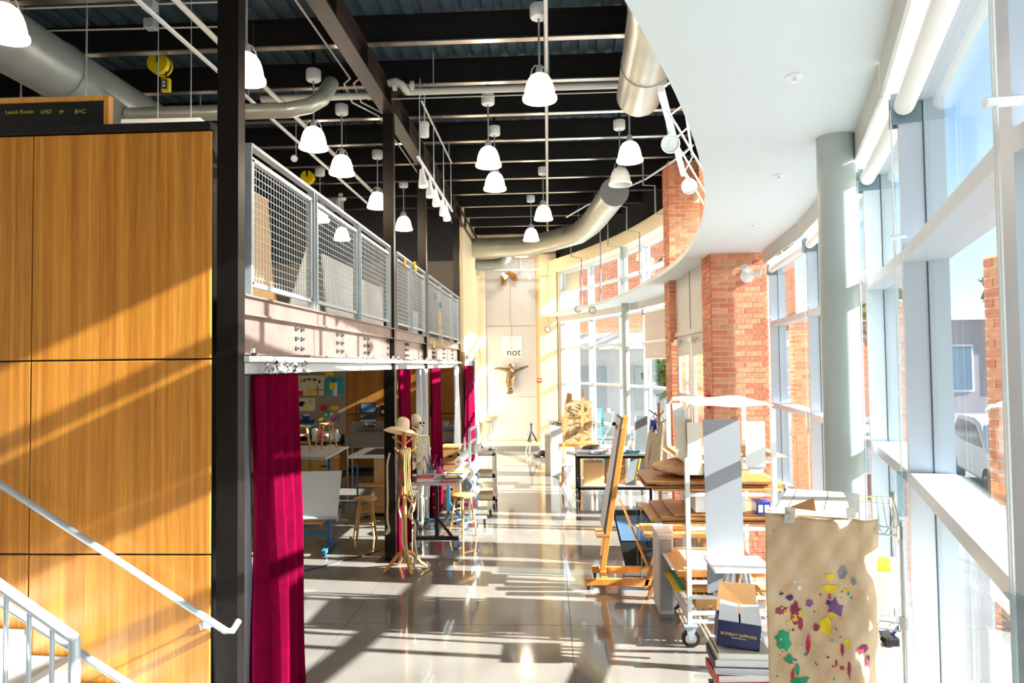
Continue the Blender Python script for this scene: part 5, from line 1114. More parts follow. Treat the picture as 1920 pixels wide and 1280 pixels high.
for i,(px,yy,m,lb) in enumerate(((1096,12.45,'paper','white mixing tray at the left end of the black-framed table'),(1128,12.42,'light_grey','grey mixing tray in the middle of the black-framed table'),(1155,13.2,'paper','white mixing tray behind the paint bottles'),(1186,12.4,'teal','teal mixing tray near the hanging aprons'))):
    q = Vector((at(px,850,yy).x,yy,zt3+.018)); t_ = thing('mixing_tray',lb,'tray',tuple(q),'paint trays'); b = MB(); b.cbox(q+Vector((0,0,.005)),.24,.17,.008); 
    for sx_,sy_,w_,d_ in ((-.118,0,.008,.17),(.118,0,.008,.17),(0,-.083,.24,.008),(0,.083,.24,.008)): b.cbox(q+Vector((sx_,sy_,.018)),w_,d_,.03)
    b.build('tray',m,t_)
    for k,mm in enumerate(('red','yellow_paint','blue')): MB().lathe([(0,.009),(.028,.009),(.02,.018),(0,.02)],q+Vector((-.07+.07*k,R.uniform(-.03,.03),0)),10).build('paint_dab',mm,t_,smooth=True)
for i,(px,yy,m,lb) in enumerate(((1104,12.9,'dark_grey','dark folded cloth on the black-framed table'),(1133,13.05,'beige','beige folded cloth on the black-framed table'))):
    q = Vector((at(px,850,yy).x,yy,zt3+.018)); t_ = thing('folded_cloth',lb,'cloth',tuple(q)); MB().ball(q+Vector((0,0,.02)),.14,.1,.03,14,8).build('cloth',m,t_,smooth=True); MB().tube([q+Vector((-.1,-.03,.04)),q+Vector((0,.01,.055)),q+Vector((.11,0,.035))],.012).build('fold',m,t_,smooth=True)
# big studio easel with textured drawing
t = thing('studio_easel','tall wooden studio easel behind the table, holding a brown drawing','easel',tuple(Vector((at(1085,840,14.6).x,14.6,0)))); ex = at(1085,800,14.6).x; zt4 = at(1088,731,14.6).z
MB().bar((ex+.02,14.42,.15),(ex+.1,14.62,zt4),.06,.035,(0,1,0)).build('mast','wood',t); MB().bar((ex-.36,14.42,.05),(ex-.28,14.62,1.55),.05,.03,(0,1,0)).build('side_post','wood',t); MB().bar((ex+.3,14.42,.05),(ex+.32,14.62,1.5),.05,.03,(0,1,0)).build('side_post','wood',t)
MB().box(ex-.42,ex+.4,14.53,14.72,.78,.84).build('tray','wood_orange',t); MB().box(ex-.34,ex+.34,14.58,14.61,1.35,1.4).build('crossbar','wood',t)
for x in (ex-.38,ex+.34): MB().bar((x,14.4,.04),(x,15.2,.04),.06,.06).build('foot','wood',t)
t = thing('textured_drawing','brown textured drawing standing on the studio easel','drawing',(ex,14.6,.84)); P = [(ex-.30,14.65,.84),(ex+.27,14.65,.84),(ex+.30,14.77,1.72),(ex-.12,14.77,1.74),(ex-.26,14.76,1.66)]
MB().prism(P,(0,.02,0)).build('sheet','drawing_brown' if 'drawing_brown' in M else 'cardboard',t); R = random.Random(5); sc_ = MB()
for k in range(60):
    x = ex+R.uniform(-.22,.2); z = R.uniform(.9,1.6); y = 14.647+(z-.84)*.136; a = R.uniform(0,6.28); sc_.tube([(x,y,z),(x+.05*math.cos(a),y,z+.05*math.sin(a)),(x+.09*math.cos(a+.6),y,z+.09*math.sin(a+.6))],.004,4)
sc_.build('charcoal_marks','dark_grey',t)['kind'] = 'stuff'
MB().prism([(ex-.38,14.84,1.1),(ex-.15,14.84,1.1),(ex-.12,14.9,1.86),(ex-.22,14.9,1.9)],(0,.015,0)).build('torn_paper','cardboard',label='torn brown paper sheet behind the easel drawing',cat='paper')
# white plinth stack, teal drying rack, lamp
x0,x1,z0,z1 = prect(1031,1062,800,872,15.6); t = thing('white_plinth','tall white display plinth left of the studio easel','plinth',((x0+x1)/2,15.8,0)); MB().box(x0,x1,15.6,16.05,0,z1).build('body','paper',t,bevel=.006); MB().box(x0-.12,x0+.1,15.75,16.2,0,z1-.2).build('side_block','beige',t)
MB().prism([(x0+.02,15.59,z1-.35),(x1-.03,15.59,z1-.2),(x1-.03,15.59,z1-.03),(x0+.02,15.59,z1-.12)],(0,.012,0)).build('card','light_grey',t)
tw = MB(); R = random.Random(6)
for k in range(24): a = Vector((x0+R.random()*(x1-x0),15.8,z1)); tw.tube([a,a+Vector((R.uniform(-.1,.1),R.uniform(-.1,.1),.06)),a+Vector((R.uniform(-.18,.18),R.uniform(-.1,.1),R.uniform(.02,.13)))],.007,4)
tw.build('twig_bundle','dark_grey',label='tangle of dark twigs on top of the white plinth',cat='twigs')
t = thing('drying_comb','teal comb-toothed drying rack by the far windows','rack',tuple(at(1128,838,14.3))); xa = at(1130,800,14.3).x; MB().box(xa-.02,xa+.02,14.3,14.34,0,1.6).build('spine','teal',t); MB().box(xa-.25,xa+.1,14.2,14.5,0,.03).build('foot','teal',t)
for k in range(26): MB().bar((xa,14.3,.95+k*.026),(xa-.22,14.24,.93+k*.026),.008,.006).build('tooth','teal' if k%2 else 'light_grey',t)
t = thing('folding_lamp','white clamp lamp with folding arm at the far windows','lamp',tuple(at(1140,838,13.3))); q0 = at(1122,838,13.3); q1 = at(1146,795,13.3); q2 = at(1150,770,13.3); MB().tube([Vector((q0.x,q0.y,zt2)),q0,q1,q2],.014).build('arm','white',t); MB().lathe([(.02,.08),(.06,.04),(.07,0)],q2-Vector((.1,0,.03)),14).build('shade','white',t,smooth=True); MB().tube([q2,q2-Vector((.1,0,-.02))],.012).build('neck','dark_grey',t)
# folding chair
q = flo(1072,915); t = thing('folding_chair','silver folding chair edge-on beside the black-framed table','chair',tuple(q)); x,y = q.x-.05,q.y+.1
for dy in (-.2,.2):
    MB().tube([(x+.22,y+dy,.0),(x-.05,y+dy,.45),(x-.2,y+dy,.86)],.012).build('leg','galv',t); MB().tube([(x-.18,y+dy,.0),(x+.08,y+dy,.47)],.012).build('leg','galv',t)
MB().cbox((x+.02,y,.46),.36,.38,.025,Matrix.Rotation(-.1,3,'Y')).build('seat','light_grey',t,bevel=.008); MB().cbox((x-.165,y,.76),.02,.38,.2,Matrix.Rotation(-.35,3,'Y')).build('backrest','light_grey',t,bevel=.008)
# second coat rack with aprons
q = at(1237,850,11.3); ax,ay = q.x,11.3; zt5 = at(1237,758,11.3).z; coat_rack('dark-pegged coat rack draped with canvas aprons',ax,ay,zt5,6,'wood_dark')
def apron(lb, dx, dy, w0, w1, z0, z1, m, seed):
    R_ = random.Random(seed); vs=[]; fs=[]; n=16; k=8; g = MB()
    for j in range(k+1):
        v = j/k; z = z1+(z0-z1)*v
        for i in range(n+1):
            u = i/n-.5; w_ = w0+(w1-w0)*min(1,v*1.5); vs.append((ax+dx+u*w_,ay+dy-.05-.09*math.cos(u*3)*(1-.2*v)+.035*math.sin(u*17+seed)*v,z+.02*math.sin(u*9+seed)*v))
    for j in range(k):
        for i in range(n): a=j*(n+1)+i; fs.append((a,a+1,a+n+2,a+n+1))
    t_ = thing('apron',lb,'apron',(ax+dx,ay,z0),'hanging aprons'); g.add(vs,fs).build('cloth',m,t_,smooth=True,solid=.006,sub=1); MB().tube([(ax+dx-w0/2,ay-.08,z1),(ax+dx*.5,ay-.06,z1+.12),(ax+dx+w0/2,ay-.08,z1)],.008,6).build('neck_strap',m,t_)
apron('front tan canvas apron on the coat rack',.03,-.06,.1,.48,.55,1.55,'canvas_apron',1); apron('tan canvas apron behind, left side of the coat rack',-.12,.02,.08,.26,.7,1.5,'canvas_apron',4); apron('dark blue apron strapped at the top of the coat rack',-.1,.0,.1,.12,1.42,1.6,'blue',6)
x0,x1,z0,z1 = prect(1193,1222,790,842,11.9); t_ = thing('drawing_board','slate grey drawing board left of the hanging aprons','board',((x0+x1)/2,12.4,zt2)); MB().prism([(x0,12.42,zt2+.012),(x1,12.42,zt2+.012),(x1+.03,12.56,1.56),(x0+.06,12.56,1.56)],(0,.015,0)).build('sheet','mid_slate' if 'mid_slate' in M else 'steel_grey',t_); MB().prism([(x0,12.415,zt2+.012),(x0+.02,12.415,zt2+.012),(x0+.08,12.555,1.56),(x0+.06,12.555,1.56)],(0,.015,0)).build('edge','light_grey',t_)
# ================================================================ A-frame easel on casters
t = thing('rolling_easel','tilted pale wooden easel on casters in the middle of the floor','easel',(.8,8.05,0))
MB().bar((.37,7.82,.085),(1.15,7.82,.085),.05,.075).build('base_rail','wood_orange',t,bevel=.006); MB().bar((.47,8.28,.085),(1.24,8.28,.085),.05,.075).build('base_rail','wood_orange',t,bevel=.006)
MB().bar((.58,7.82,.115),(.58,8.28,.115),.07,.04).build('cross_rail','wood_orange',t)
a = Vector((.57,8.05,.12)); b = Vector((.87,8.05,1.90)); MB().bar(a,b,.06,.055,(0,1,0)).build('mast','wood_orange',t,bevel=.004); MB().bar(a+(b-a)*.1+Vector((-.035,.06,0)),a+(b-a)*.86+Vector((-.035,.06,0)),.03,.03,(0,1,0)).build('slide','wood',t)
for y in (7.9,8.2): MB().bar((.80,y,.92),(1.12,y,.1),.02,.035,(0,1,0)).build('strut','wood_orange',t)
MB().cbox(a.lerp(b,.93)+Vector((-.05,0,0)),.1,.08,.05).build('top_holder','wood',t); MB().cyl(a.lerp(b,.93)+Vector((-.1,-.02,.03)),a.lerp(b,.93)+Vector((-.14,-.02,.04)),.022).build('knob','black',t); MB().cyl(a.lerp(b,.25)+Vector((-.03,-.04,0)),a.lerp(b,.25)+Vector((-.03,-.09,0)),.022).build('knob','black',t); MB().cbox(a.lerp(b,.25)+Vector((-.07,0,0)),.14,.34,.03).build('canvas_ledge','wood_dark',t)
for x,y in ((.40,7.82),(1.12,7.82),(.5,8.28),(1.2,8.28)): 
    q_ = MB().cyl((x-.015,y,.03),(x+.015,y,.03),.03,14).build('caster','rubber',t); MB().box(x-.02,x+.02,y-.015,y+.015,.03,.055).build('fork','dark_grey',q_)
n_ = Vector((.30,0,1.78)).normalized(); o_ = a.lerp(b,.27)+Vector((-.06,0,.02)); u_ = n_*1.3
t = thing('canvas_board','thin dark-edged board resting on the rolling easel, seen edge-on','board',tuple(o_)); MB().prism([o_+Vector((0,-.28,0)),o_+Vector((0,.28,0)),o_+Vector((0,.28,0))+u_,o_+Vector((0,-.28,0))+u_],(-.012,0,.002)).build('panel','dark_grey',t); MB().prism([o_+Vector((-.013,-.26,.02)),o_+Vector((-.013,.26,.02)),o_+Vector((-.013,.26,0))+u_*.98,o_+Vector((-.013,-.26,0))+u_*.98],(-.004,0,0)).build('sheet','light_grey',t)
# black framed glass panel, acrylic case, wooden trestle
a0,a1,a2,a3 = at(1172,1050,8.72),at(1234,1050,8.72),at(1212,956,9.0),at(1148,956,9.0); a0.z=a1.z=0.0
t = thing('framed_mirror','black-framed pane leaning low behind the easel','mirror',tuple(a0.lerp(a1,.5))); MB().prism([a0,a1,a2,a3],(0,.02,0)).build('backing','black',t); MB().prism([a0.lerp(a3,.45).lerp(a1.lerp(a2,.45),.06)-Vector((0,.012,0)),a0.lerp(a3,.45).lerp(a1.lerp(a2,.45),.94)-Vector((0,.012,0)),a3.lerp(a2,.94)-Vector((0,.012,.03)),a3.lerp(a2,.06)-Vector((0,.012,.03))],(0,.006,0)).build('pane','far_glass',t)
t = thing('acrylic_case','clear acrylic display case beside the trestle','case',(1.25,8.4,0)); x0,x1,y0,y1,z1 = 1.04,1.34,8.25,8.65,.80
for (p0,p1,r0,r1,s0,s1) in ((x0,x1,y0,y0+.006,0,z1),(x0,x1,y1-.006,y1,0,z1),(x0,x0+.006,y0,y1,0,z1),(x1-.006,x1,y0,y1,0,z1),(x0,x1,y0,y1,.38,.386),(x0,x1,y0,y1,z1-.006,z1)): MB().box(p0,p1,r0,r1,s0,s1).build('panel','clear_plastic',t)
for x in (x0,x1-.012):
    for y in (y0,y1-.012): MB().box(x,x+.012,y,y+.012,0,z1).build('edge_post','chrome',t)
t = thing('wooden_trestle','folded wooden trestle lying behind the white drawer case','trestle',(1.3,7.75,0))
for k in range(3): MB().box(.98-.02*k,1.75,7.45+.16*k,7.57+.16*k,.66+.05*(k%2),.70+.05*(k%2)).build('slat','wood_dark',t)
for y in (7.5,7.82): MB().bar((1.24,y,.68),(1.02,y,.02),.035,.05,(0,1,0)).build('leg','wood_dark',t); MB().bar((1.6,y,.68),(1.7,y,.02),.035,.05,(0,1,0)).build('leg','wood_dark',t); MB().bar((1.02,y,.12),(1.68,y,.12),.03,.04).build('rail','wood_dark',t)
x0,x1 = at(1236,1100,6.95).x,1.19; zt6 = at(1250,1003,6.95).z; t = thing('white_case','pale grey portfolio cabinet left of the white trolley','cabinet',((x0+x1)/2,7.1,0)); MB().box(x0,x1,6.95,7.35,.04,zt6).build('body','light_grey',t,bevel=.006); MB().box(x0+.01,x1-.01,6.965,7.33,0,.04).build('plinth','mid_grey',t); MB().box(x0-.006,x1+.004,6.94,7.36,zt6,zt6+.015).build('top','paper',t); MB().box(x0+.02,x1-.02,6.94,6.95,.08,zt6-.05).build('door','board_grey',t)
# ================================================================ white trolley rack with boards
TX0,TX1,TY0,TY1 = 1.21,1.97,6.28,7.2
t = thing('drying_trolley','tall white steel drying trolley stacked with boards','trolley',(1.6,6.7,0))
for x in (TX0,TX1):
    for y in (TY0,TY1): MB().box(x-.02,x+.02,y-.02,y+.02,.2,2.08).build('post','white_metal',t); q_ = caster(t,(x,y-.02,0),.08,'rubber','chrome',True)
SH = [.22,.29,.43,.56,1.03,1.33,1.62]
for z in SH:
    for y in (TY0,TY1): MB().box(TX0,TX1,y-.012,y+.012,z-.015,z+.015).build('rail','white_metal',t)
    for x in (TX0,TX1): MB().box(x-.012,x+.012,TY0,TY1,z-.015,z+.015).build('rail','white_metal',t)
    w_ = MB()
    for k in range(1,10): w_.cyl((TX0+(TX1-TX0)*k/10,TY0,z),(TX0+(TX1-TX0)*k/10,TY1,z),.004,5)
    w_.build('wire_deck','white_metal',t)['kind'] = 'stuff'
for y in (TY0,TY1): MB().tube([(TX0,y,2.06),(TX0+.04,y,2.13),(TX1-.04,y,2.13),(TX1,y,2.06)],.016,8).build('top_hoop','white_metal',t,smooth=True)
bl = [(1.35,.02,.92,2.2,'wood','brown board lowest on the upper trolley shelf'),(1.372,.018,.85,2.3,'wood_dark','dark plank second on the upper trolley shelf'),(1.392,.02,.95,2.1,'wood','tan plank third on the upper trolley shelf'),(1.414,.022,.86,2.0,'wood_dark','top dark plank of the upper trolley shelf'),
      (1.05,.02,1.0,2.25,'wood_dark','dark frame board lowest on the middle shelf'),(1.072,.025,.9,2.1,'wood','thick tan plank on the middle shelf'),(1.099,.02,.98,2.2,'wood_dark','dark plank near the top of the middle shelf'),(1.121,.015,1.1,2.15,'wood','thin tan plank topmost on the middle shelf'),
      (1.64,.012,1.1,2.55,'plywood','long cream plywood sheet on the top trolley shelf'),(1.654,.015,1.16,2.0,'cardboard','brown cardboard sheet above the cream plywood'),
      (.58,.05,1.13,1.9,'wood_orange','thick orange board on the lower trolley shelf'),(.632,.006,1.08,1.92,'paper','curling white sheet on the orange board'),(.64,.006,1.12,1.9,'plywood','tan paper on top of the orange board'),
      (.448,.01,1.1,1.95,'gold','pale yellow sheet on the second trolley shelf'),(.46,.01,1.15,1.9,'green','green sheet on the second trolley shelf'),(.472,.012,1.2,1.95,'cardboard','brown sheet on the second trolley shelf'),
      (.305,.1,1.28,1.9,'cardboard','large flat cardboard parcel on the low trolley shelf')]
for i,(z,h,x0,x1,m,lb) in enumerate(bl):
    x1 = min(x1,2.12); t_ = thing('stored_board',lb,'board',((x0+x1)/2,6.7,z),'boards on the trolley'); MB().box(x0,x1,TY0+.05+.03*(i%3),TY1-.08-.04*(i%2),z,z+h).build('sheet',m,t_,bevel=.002)
MB().box(1.3,1.75,TY0+.1,TY1-.1,1.15,1.30).build('paper_ream','paper',bevel=.004,label='white stack of paper under the upper trolley shelf',cat='paper stack')
kb = MB().ball((1.3,6.72,1.51),.34,.3,.075,22,10); R = random.Random(8); kb.v = [(x+R.uniform(-.02,.02),y+R.uniform(-.02,.02),max(z+R.uniform(-.012,.012),1.44)) for x,y,z in kb.v]
kb.build('kraft_bundle','kraft',label='crumpled kraft paper bundle lying on the planks',cat='paper bundle')
# sheets hanging on the trolley front
def hang(lb,px0,px1,py0,py1,Y,m,cat='sheet',curl=0,th=.006):
    x0,x1,z0,z1 = prect(px0,px1,py0,py1,Y); g = MB(); n=8; A=[];B=[]
    P = []
    for i in range(n+1):
        z = z1+(z0-z1)*i/n; y = Y+curl*((1-i/n)**2); P.append([Vector((x0,y,z)),Vector((x1,y,z)),Vector((x1,y+th,z)),Vector((x0,y+th,z))])
    return g.sweep(P).build('hanging_sheet',m,label=lb,cat=cat,group='sheets hung on the trolley',smooth=False)
hang('long pale grey board hanging down the front of the trolley',1320,1397,787,1112,6.10,'board_grey','board',.05,.01)
hang('narrow beige sheet at the left edge of the trolley front',1266,1287,782,858,6.16,'beige',curl=.03); hang('narrow grey sheet left of the cream one on the trolley',1279,1297,786,857,6.20,'board_grey'); hang('cream hanging sheet between grey ones on the trolley',1288,1317,792,890,6.13,'cream_light'); hang('cream sheet right of the long grey board',1397,1436,790,875,6.245,'paper'); hang('small grey sheet at the right trolley post',1404,1432,850,888,6.25,'light_grey')
x0,x1,_,zz1 = prect(1296,1442,770,790,6.2); P=[]
for i in range(13):
    f_ = i/12; x = x0+(x1-x0)*f_; z = 2.152+.008*math.sin(f_*9)+(.03*(.15-f_) if f_ < .15 else 0); P.append([Vector((x,6.05,z-.03)),Vector((x,7.1,z)),Vector((x,7.1,z+.006)),Vector((x,6.05,z-.024))])
MB().sweep(P).build('curled_sheet','paper',label='large curled white sheet lying over the trolley top',cat='sheet')
hang('white paper scrap drooping at the top left trolley corner',1263,1283,757,800,6.25,'paper',curl=.08)
MB().box(2.02,2.1,6.4,6.75,.92,1.06).build('blue_box','blue',bevel=.004,label='blue box wedged at the right trolley post',cat='box') if 0 else None
# modelling stand
q = Vector((1.55,5.95,0)); zs = .80; t = thing('modelling_stand','white-topped sculpture stand with splayed grey legs','stand',tuple(q)); MB().box(q.x-.24,q.x+.23,q.y-.22,q.y+.2,zs,zs+.03).build('top','paper',t,bevel=.004); MB().box(q.x-.12,q.x+.12,q.y-.12,q.y+.12,zs-.02,zs).build('plate','mid_grey',t)
for k in range(4): a = .785+k*1.571; MB().bar((q.x+math.cos(a)*.09,q.y+math.sin(a)*.09,zs-.02),(q.x+math.cos(a)*.27,q.y+math.sin(a)*.27,.02),.03,.03).build('leg','light_grey',t); MB().ball((q.x+math.cos(a)*.27,q.y+math.sin(a)*.27,.02),.02).build('foot','chrome',t)
MB().cyl((q.x,q.y,.35),(q.x,q.y,zs),.02).build('column','wood_dark',t); 
for z,w_ in ((.52,.17),(.3,.22)):
    for sg in (-1,1): MB().bar((q.x-w_,q.y+sg*w_*.75,z),(q.x+w_,q.y+sg*w_*.75,z),.03,.03).build('stretcher','light_grey',t)
# book pile with blue box
bx,by = 1.20,4.62; R = random.Random(21); z = 0.0
BC = [('navy','paper'),('paper','beige'),('red','paper'),('dark_grey','paper'),('paper','light_grey'),('blue','paper'),('beige','paper'),('light_grey','paper'),('navy','beige'),('paper','paper'),('cardboard','beige'),('red','paper'),('paper','light_grey'),('dark_grey','paper'),('beige','paper')]
ord_ = ['bottom','second','third','fourth','fifth','sixth','seventh','eighth','ninth','tenth','eleventh','twelfth','thirteenth','fourteenth','top']
for i,(m,m2) in enumerate(BC):
    h = R.uniform(.036,.054); w_ = R.uniform(.30,.38); d_ = R.uniform(.24,.3); slab('book','%s volume counted up the leaning book pile by the kraft paper' % ord_[i],'book',m,bx-w_/2,bx+w_/2,by-d_/2,by+d_/2,z,h,R.uniform(-.12,.12),'leaning book pile',m2); z += h+.001
q = Vector((bx-.02,by,z)); rot = Matrix.Rotation(math.radians(-8),3,'Z')@Matrix.Rotation(math.radians(6),3,'Y'); t = thing('blue_carton','open dark blue bottle carton lying on the book pile','box',tuple(q)); W_=.26; D_=.2; H_=.17
fr_ = [q+rot@Vector(v) for v in ((-W_/2,-.1,.012),(W_/2,-.1,.012),(W_/2,-.1,H_),(-W_/2,-.1,H_))]
MB().prism(fr_,rot@Vector((0,.004,0))).build('front_panel','navy',t); MB().prism([q+rot@Vector(v) for v in ((-W_/2,-.1,.012),(W_/2,-.1,.012),(W_/2,.1,.012),(-W_/2,.1,.012))],rot@Vector((0,0,.004))).build('bottom','navy',t)
for s_ in (-1,1): MB().prism([q+rot@Vector((s_*W_/2,y,zq)) for y,zq in ((-.1,.012),(.1,.012),(.1,H_),(-.1,H_))],rot@Vector((-s_*.004,0,0))).build('side_panel','navy',t)
MB().prism([q+rot@Vector((x,.1,zq)) for x,zq in ((-W_/2,.012),(W_/2,.012),(W_/2,H_),(-W_/2,H_))],rot@Vector((0,.004,0))).build('back_panel','navy',t)
for s_ in (-1,1): MB().prism([q+rot@Vector(v) for v in ((s_*.006,-.09,H_),(s_*W_/2,-.09,H_),(s_*(W_/2-.01),.0,H_+.10),(s_*.006,.0,H_+.085))],(0,.003,0)).build('flap','paper',t)
MB().prism([q+rot@Vector(v) for v in ((-W_/2,.08,H_),(W_/2,.08,H_),(W_/2-.02,.14,H_+.19),(-W_/2+.01,.14,H_+.17))],(0,.003,0)).build('cardboard_flap','cardboard',t)
X_ = rot@Vector((1,0,0)); Z_ = rot@Vector((0,0,1)); text('lettering','BOMBAY SAPPHIRE',.026,frame3(q+rot@Vector((-.113,-.1015,.085)),X_,Z_),'gold',t,.0006); text('lettering','LONDON DRY GIN',.01,frame3(q+rot@Vector((-.045,-.1015,.07)),X_,Z_),'paper',t,.0004)
# ================================================================ wire shelving wrapped in kraft paper
NL = Vector((.90,2.93,0)); U = Vector((.918,-.397,0)); Vv = Vector((.397,.918,0)); WU,WV = .47,.65; ZS = 1.87
t = thing('wire_shelving','chrome wire shelving unit by the near windows','shelving',tuple(NL+U*WU/2+Vv*WV/2))
for u,v in ((0,0),(WU,0),(0,WV),(WU,WV)):
    p_ = NL+U*u+Vv*v; MB().cyl(p_,p_+Vector((0,0,ZS+.02)),.0125,12).build('post','chrome',t,smooth=True)
    for z in (.15,.55,1.05,1.5,ZS-.03): MB().cyl(p_+Vector((0,0,z-.02)),p_+Vector((0,0,z+.03)),.017,10).build('collar','chrome',t)
for z in (.15,.55,1.05,1.5,ZS-.01):
    f_ = MB()
    for (a,b) in (((0,0),(WU,0)),((WU,0),(WU,WV)),((WU,WV),(0,WV)),((0,WV),(0,0))):
        for dz in (0,-.03): f_.tube([NL+U*a[0]+Vv*a[1]+Vector((0,0,z+dz)),NL+U*b[0]+Vv*b[1]+Vector((0,0,z+dz))],.004,6)
    for k in range(1,20): f_.tube([NL+U*(WU*k/20)+Vector((0,0,z+.003)),NL+U*(WU*k/20)+Vv*WV+Vector((0,0,z+.003))],.0022,5)
    for k in range(12): u = WU*k/12; f_.tube([NL+U*u+Vector((0,0,z)),NL+U*(u+WU/24)+Vector((0,0,z-.03)),NL+U*(u+WU/12)+Vector((0,0,z))],.0025,5); v = WV*k/12; f_.tube([NL+U*WU+Vv*v+Vector((0,0,z)),NL+U*WU+Vv*(v+WV/24)+Vector((0,0,z-.03)),NL+U*WU+Vv*(v+WV/12)+Vector((0,0,z))],.0025,5)
    f_.build('wire_shelf','chrome',t)['kind'] = 'stuff'
sh_ = thing('shelf_liner','translucent ribbed sheet covering the top wire shelf','sheet',tuple(NL+Vector((0,0,ZS)))); MB().prism([NL+U*.01+Vv*.01+Vector((0,0,ZS)),NL+U*.33+Vv*.01+Vector((0,0,ZS)),NL+U*.33+Vv*(WV-.01)+Vector((0,0,ZS)),NL+U*.01+Vv*(WV-.01)+Vector((0,0,ZS))],(0,0,.004)).build('sheet','liner_sheet' if 'liner_sheet' in M else 'light_grey',sh_)
for u in (.06,.2): MB().bar(NL+U*u+Vv*.01+Vector((0,0,ZS+.005)),NL+U*u+Vv*(WV-.01)+Vector((0,0,ZS+.005)),.004,.003).build('rib','mid_grey',sh_)
MB().prism([NL+U*.06+Vv*.12+Vector((0,0,ZS+.006)),NL+U*.16+Vv*.06+Vector((0,0,ZS+.006)),NL+U*.15+Vv*.12+Vector((0,0,ZS+.05))],U*.01+Vector((0,0,.012))).build('paper_scrap','cardboard',label='torn scrap of brown paper on the wire shelf top',cat='paper')
def wrinkle(u,z):
    return .009*math.sin(u*23+z*5)+.010*math.sin(z*9-u*14)+.005*abs(math.sin(u*37-z*23))+.006*math.sin(u*51+z*17)+.004*math.sin(z*41+u*29)+.014*max(0,u-.3)*math.sin(z*13)*6
def kp(u,z,o=0):
    if u <= .34: p_ = NL+U*(u-.015)-Vv*(.045+wrinkle(u,z)+o)
    else:
        a = min(1.45,(u-.34)/.06); p_ = NL+U*(.325+.06*math.sin(a))-Vv*(.045+wrinkle(u,z)*.8+o-.06*(1-math.cos(a)))
        if u > .427: p_ += Vv*(u-.427)+U*(.01*math.sin(z*11))
        p_ += U*(o*.8)
    return p_+Vector((0,0,z))
n,k = 52,110; vs=[]; fs=[]
for j in range(k+1):
    for i in range(n+1):
        u = .52*i/n; z = 1.885-1.875*j/k; rag = .03*math.sin(z*7)+.02*math.sin(z*19) if i == n else 0; vs.append(kp(u+rag,z))
for j in range(k):
    for i in range(n): a=j*(n+1)+i; fs.append((a,a+1,a+n+2,a+n+1))
kt = thing('kraft_sheet','paint-splattered kraft paper taped over the shelving end','paper',tuple(NL)); MB().add(vs,fs).build('paper','kraft',kt,smooth=True,solid=.0015)
TP = MB(); TP.prism([kp(.0,1.885),kp(.34,1.885),kp(.34,1.885)+Vv*.12,kp(0,1.885)+Vv*.12],(0,0,.003)); TP.build('top_fold','kraft',kt)
def kuv(px,py):                                  # where a pixel of the photograph meets the paper plane
    d = ray(px,py); o = NL-U*.015-Vv*.05; s_ = (o-EYE).dot(Vv)/d.dot(Vv); p_ = EYE+d*s_; return (p_-NL).dot(U)+.015, p_.z
def splat(m,pts,px0=0,py0=0):
    uv = [kuv(x,y) for x,y in pts]; cu = sum(u for u,_ in uv)/len(uv); cz = sum(z for _,z in uv)/len(uv); rings = []
    for f_ in (.35,.7,1.0): rings.append([kp(cu+(u-cu)*f_,cz+(z-cz)*f_,.0035) for u,z in uv])
    n_ = len(uv); vs = [kp(cu,cz,.0035)]+[p_ for r in rings for p_ in r]; fs = [(0,1+i,1+(i+1)%n_) for i in range(n_)]
    for r in range(2):
        for i in range(n_): a=1+r*n_+i; b=1+r*n_+(i+1)%n_; fs.append((a,a+n_,b+n_,b))
    MB().add(vs,fs).build('paint_splat',m,kt)
def blob(m,cx,cy,rx,ry,seed,n=16,jag=.35):
    R_ = random.Random(seed); splat(m,[(cx+rx*math.cos(6.283*i/n)*(1+R_.uniform(-jag,jag)),cy+ry*math.sin(6.283*i/n)*(1+R_.uniform(-jag,jag))) for i in range(n)])
blob('green',1469,1199,15,21,1); blob('green',1480,1235,9,9,2); blob('green',1500,1275,17,7,3); blob('green',1495,1255,5,12,4)
blob('maroon',1464,1142,11,8,5); blob('maroon',1491,1150,9,20,6); blob('maroon',1500,1170,5,16,7); blob('maroon',1530,1178,7,6,8); blob('purple',1518,1133,7,7,9); blob('purple',1566,1140,13,16,10); blob('navy_paint',1481,1120,6,6,11); blob('navy_paint',1465,1112,5,2,12); blob('navy_paint',1553,1130,5,5,13)
blob('yellow_paint',1556,1103,15,8,14); blob('yellow_paint',1556,1080,8,6,15); blob('yellow_paint',1548,1175,12,18,16); blob('gold',1489,1160,6,8,17); blob('gold',1474,1148,4,6,18); blob('yellow_paint',1560,1153,8,6,19); blob('gold',1500,1152,4,7,20); blob('yellow_paint',1590,1203,5,10,21)
blob('mid_grey',1580,1075,7,13,22); blob('mid_grey',1600,1090,5,8,23); blob('red',1515,1212,4,14,24); blob('pink',1516,1200,3,10,25); blob('red',1487,1264,3,10,26); blob('red',1579,1251,4,4,27); blob('maroon',1579,1215,4,12,28); blob('maroon',1592,1250,3,18,29); blob('maroon',1618,1215,10,7,30); blob('maroon',1626,1238,4,10,31); blob('maroon',1568,1242,2,7,32)
blob('white',1499,1101,4,4,33); blob('white',1490,1089,2.5,2.5,34); blob('steel_blue',1511,1228,3,3,35); blob('teal',1568,1180,2,2,36); blob('teal',1560,1200,2,2,37); blob('pink',1555,1117,3,5,38); blob('gold',1586,1107,8,2,39); blob('gold',1478,1168,3,4,40)
R = random.Random(77)
for i in range(46): blob(R.choice(['maroon','gold','purple','navy_paint','yellow_paint','teal','red','green']),R.uniform(1455,1600),R.uniform(1105,1270),R.uniform(1,2.6),R.uniform(1,3),100+i,7)
for i in range(14): blob('green',R.uniform(1442,1466),R.uniform(978,1010),.8,.8,200+i,6)
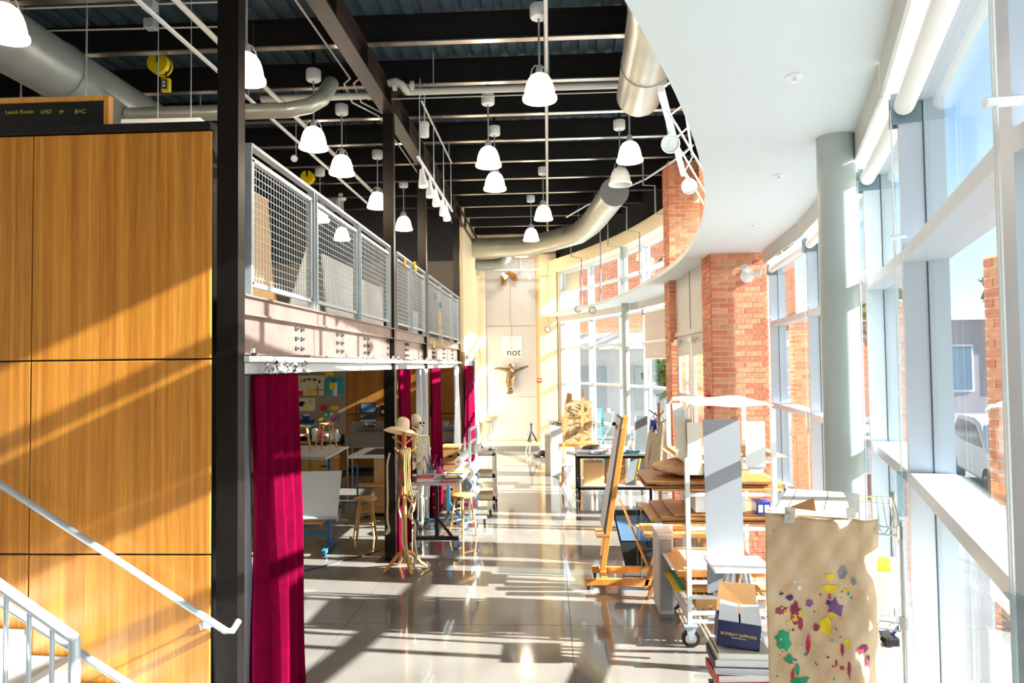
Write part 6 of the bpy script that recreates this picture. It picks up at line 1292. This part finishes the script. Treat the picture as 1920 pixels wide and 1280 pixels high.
for (cx,cy,w_,h_) in ((1481,966,11,15),(1596,962,10,11)): splat('tape',[(cx-w_,cy-h_),(cx+w_,cy-h_),(cx+w_-2,cy+h_),(cx-w_+1,cy+h_)])
# things on the wire shelves seen right of the paper
for i,(u,v,z,w_,d_,h_,m,lb) in enumerate(((.38,.3,1.505,.16,.3,.12,'paper','white box on the upper wire shelf'),(.36,.3,1.055,.2,.4,.3,'paper','large white box on the middle wire shelf'),(.38,.3,1.63,.12,.2,.015,'yellow','yellow sheet on the white box of the upper wire shelf'),(.34,.3,.555,.2,.4,.36,'pink_pale' if 'pink_pale' in M else 'paper','pale pink carton on the low wire shelf'),(.2,.3,.155,.3,.4,.3,'paper','white carton on the bottom wire shelf'))):
    p_ = NL+U*u+Vv*v+Vector((0,0,z+.003)); t_ = thing('storage_carton',lb,'box',tuple(p_),'cartons on the wire shelves',rz=math.atan2(U.y,U.x)); MB().cbox((0,0,h_/2),w_,d_,h_).build('carton',m,t_,w=False,bevel=.003); 
    if h_ > .1: MB().cbox((0,0,h_+.002),w_+.006,d_+.006,.012).build('lid',m,t_,w=False)
p_ = NL+U*.42+Vv*.12+Vector((0,0,1.365)); t_ = thing('staple_gun','black staple gun with a blue grip on the middle shelf box','tool',tuple(p_)); MB().cbox(p_+Vector((0,0,.03)),.05,.09,.035).build('body','black',t_,bevel=.006); MB().tube([p_+Vector((.01,0,.04)),p_+Vector((.03,-.03,.09)),p_+Vector((.05,-.05,.1))],.007).build('grip','blue',t_); MB().cyl(p_,p_+Vector((0,0,.02)),.02).build('base','dark_grey',t_)
# ================================================================ last small things
t = thing('blue_box','blue box with white print at the right end of the middle trolley shelf','box',(1.9,6.42,1.137)); MB().box(1.83,1.955,6.34,6.52,1.137,1.25).build('carton','blue',t,bevel=.004)
for k in range(2): MB().box(1.845+.055*k,1.885+.055*k,6.338,6.341,1.16,1.225).build('print','paper',t)
q = at(1327,752,9.05); t = thing('call_point','red alarm call point on the side of the broad brick pier','fire alarm',tuple(q)); MB().box(1.99,2.045,8.98,9.1,q.z-.09,q.z+.09).build('body','red',t,bevel=.008); MB().box(1.984,1.991,9.02,9.06,q.z-.03,q.z+.02).build('pull_bar','paper',t)
t = thing('book','x','book',(1.55,4.5,0)); t['label'] = 'dark red folder standing between the book pile and the kraft paper'; MB().prism([(1.44,4.40,0),(1.47,4.40,0),(1.49,4.42,.95),(1.46,4.42,.95)],(0,.26,0)).build('cover','red',t); MB().prism([(1.472,4.405,.01),(1.50,4.405,.01),(1.52,4.425,.93),(1.492,4.425,.93)],(0,.25,0)).build('pages','dark_grey',t)
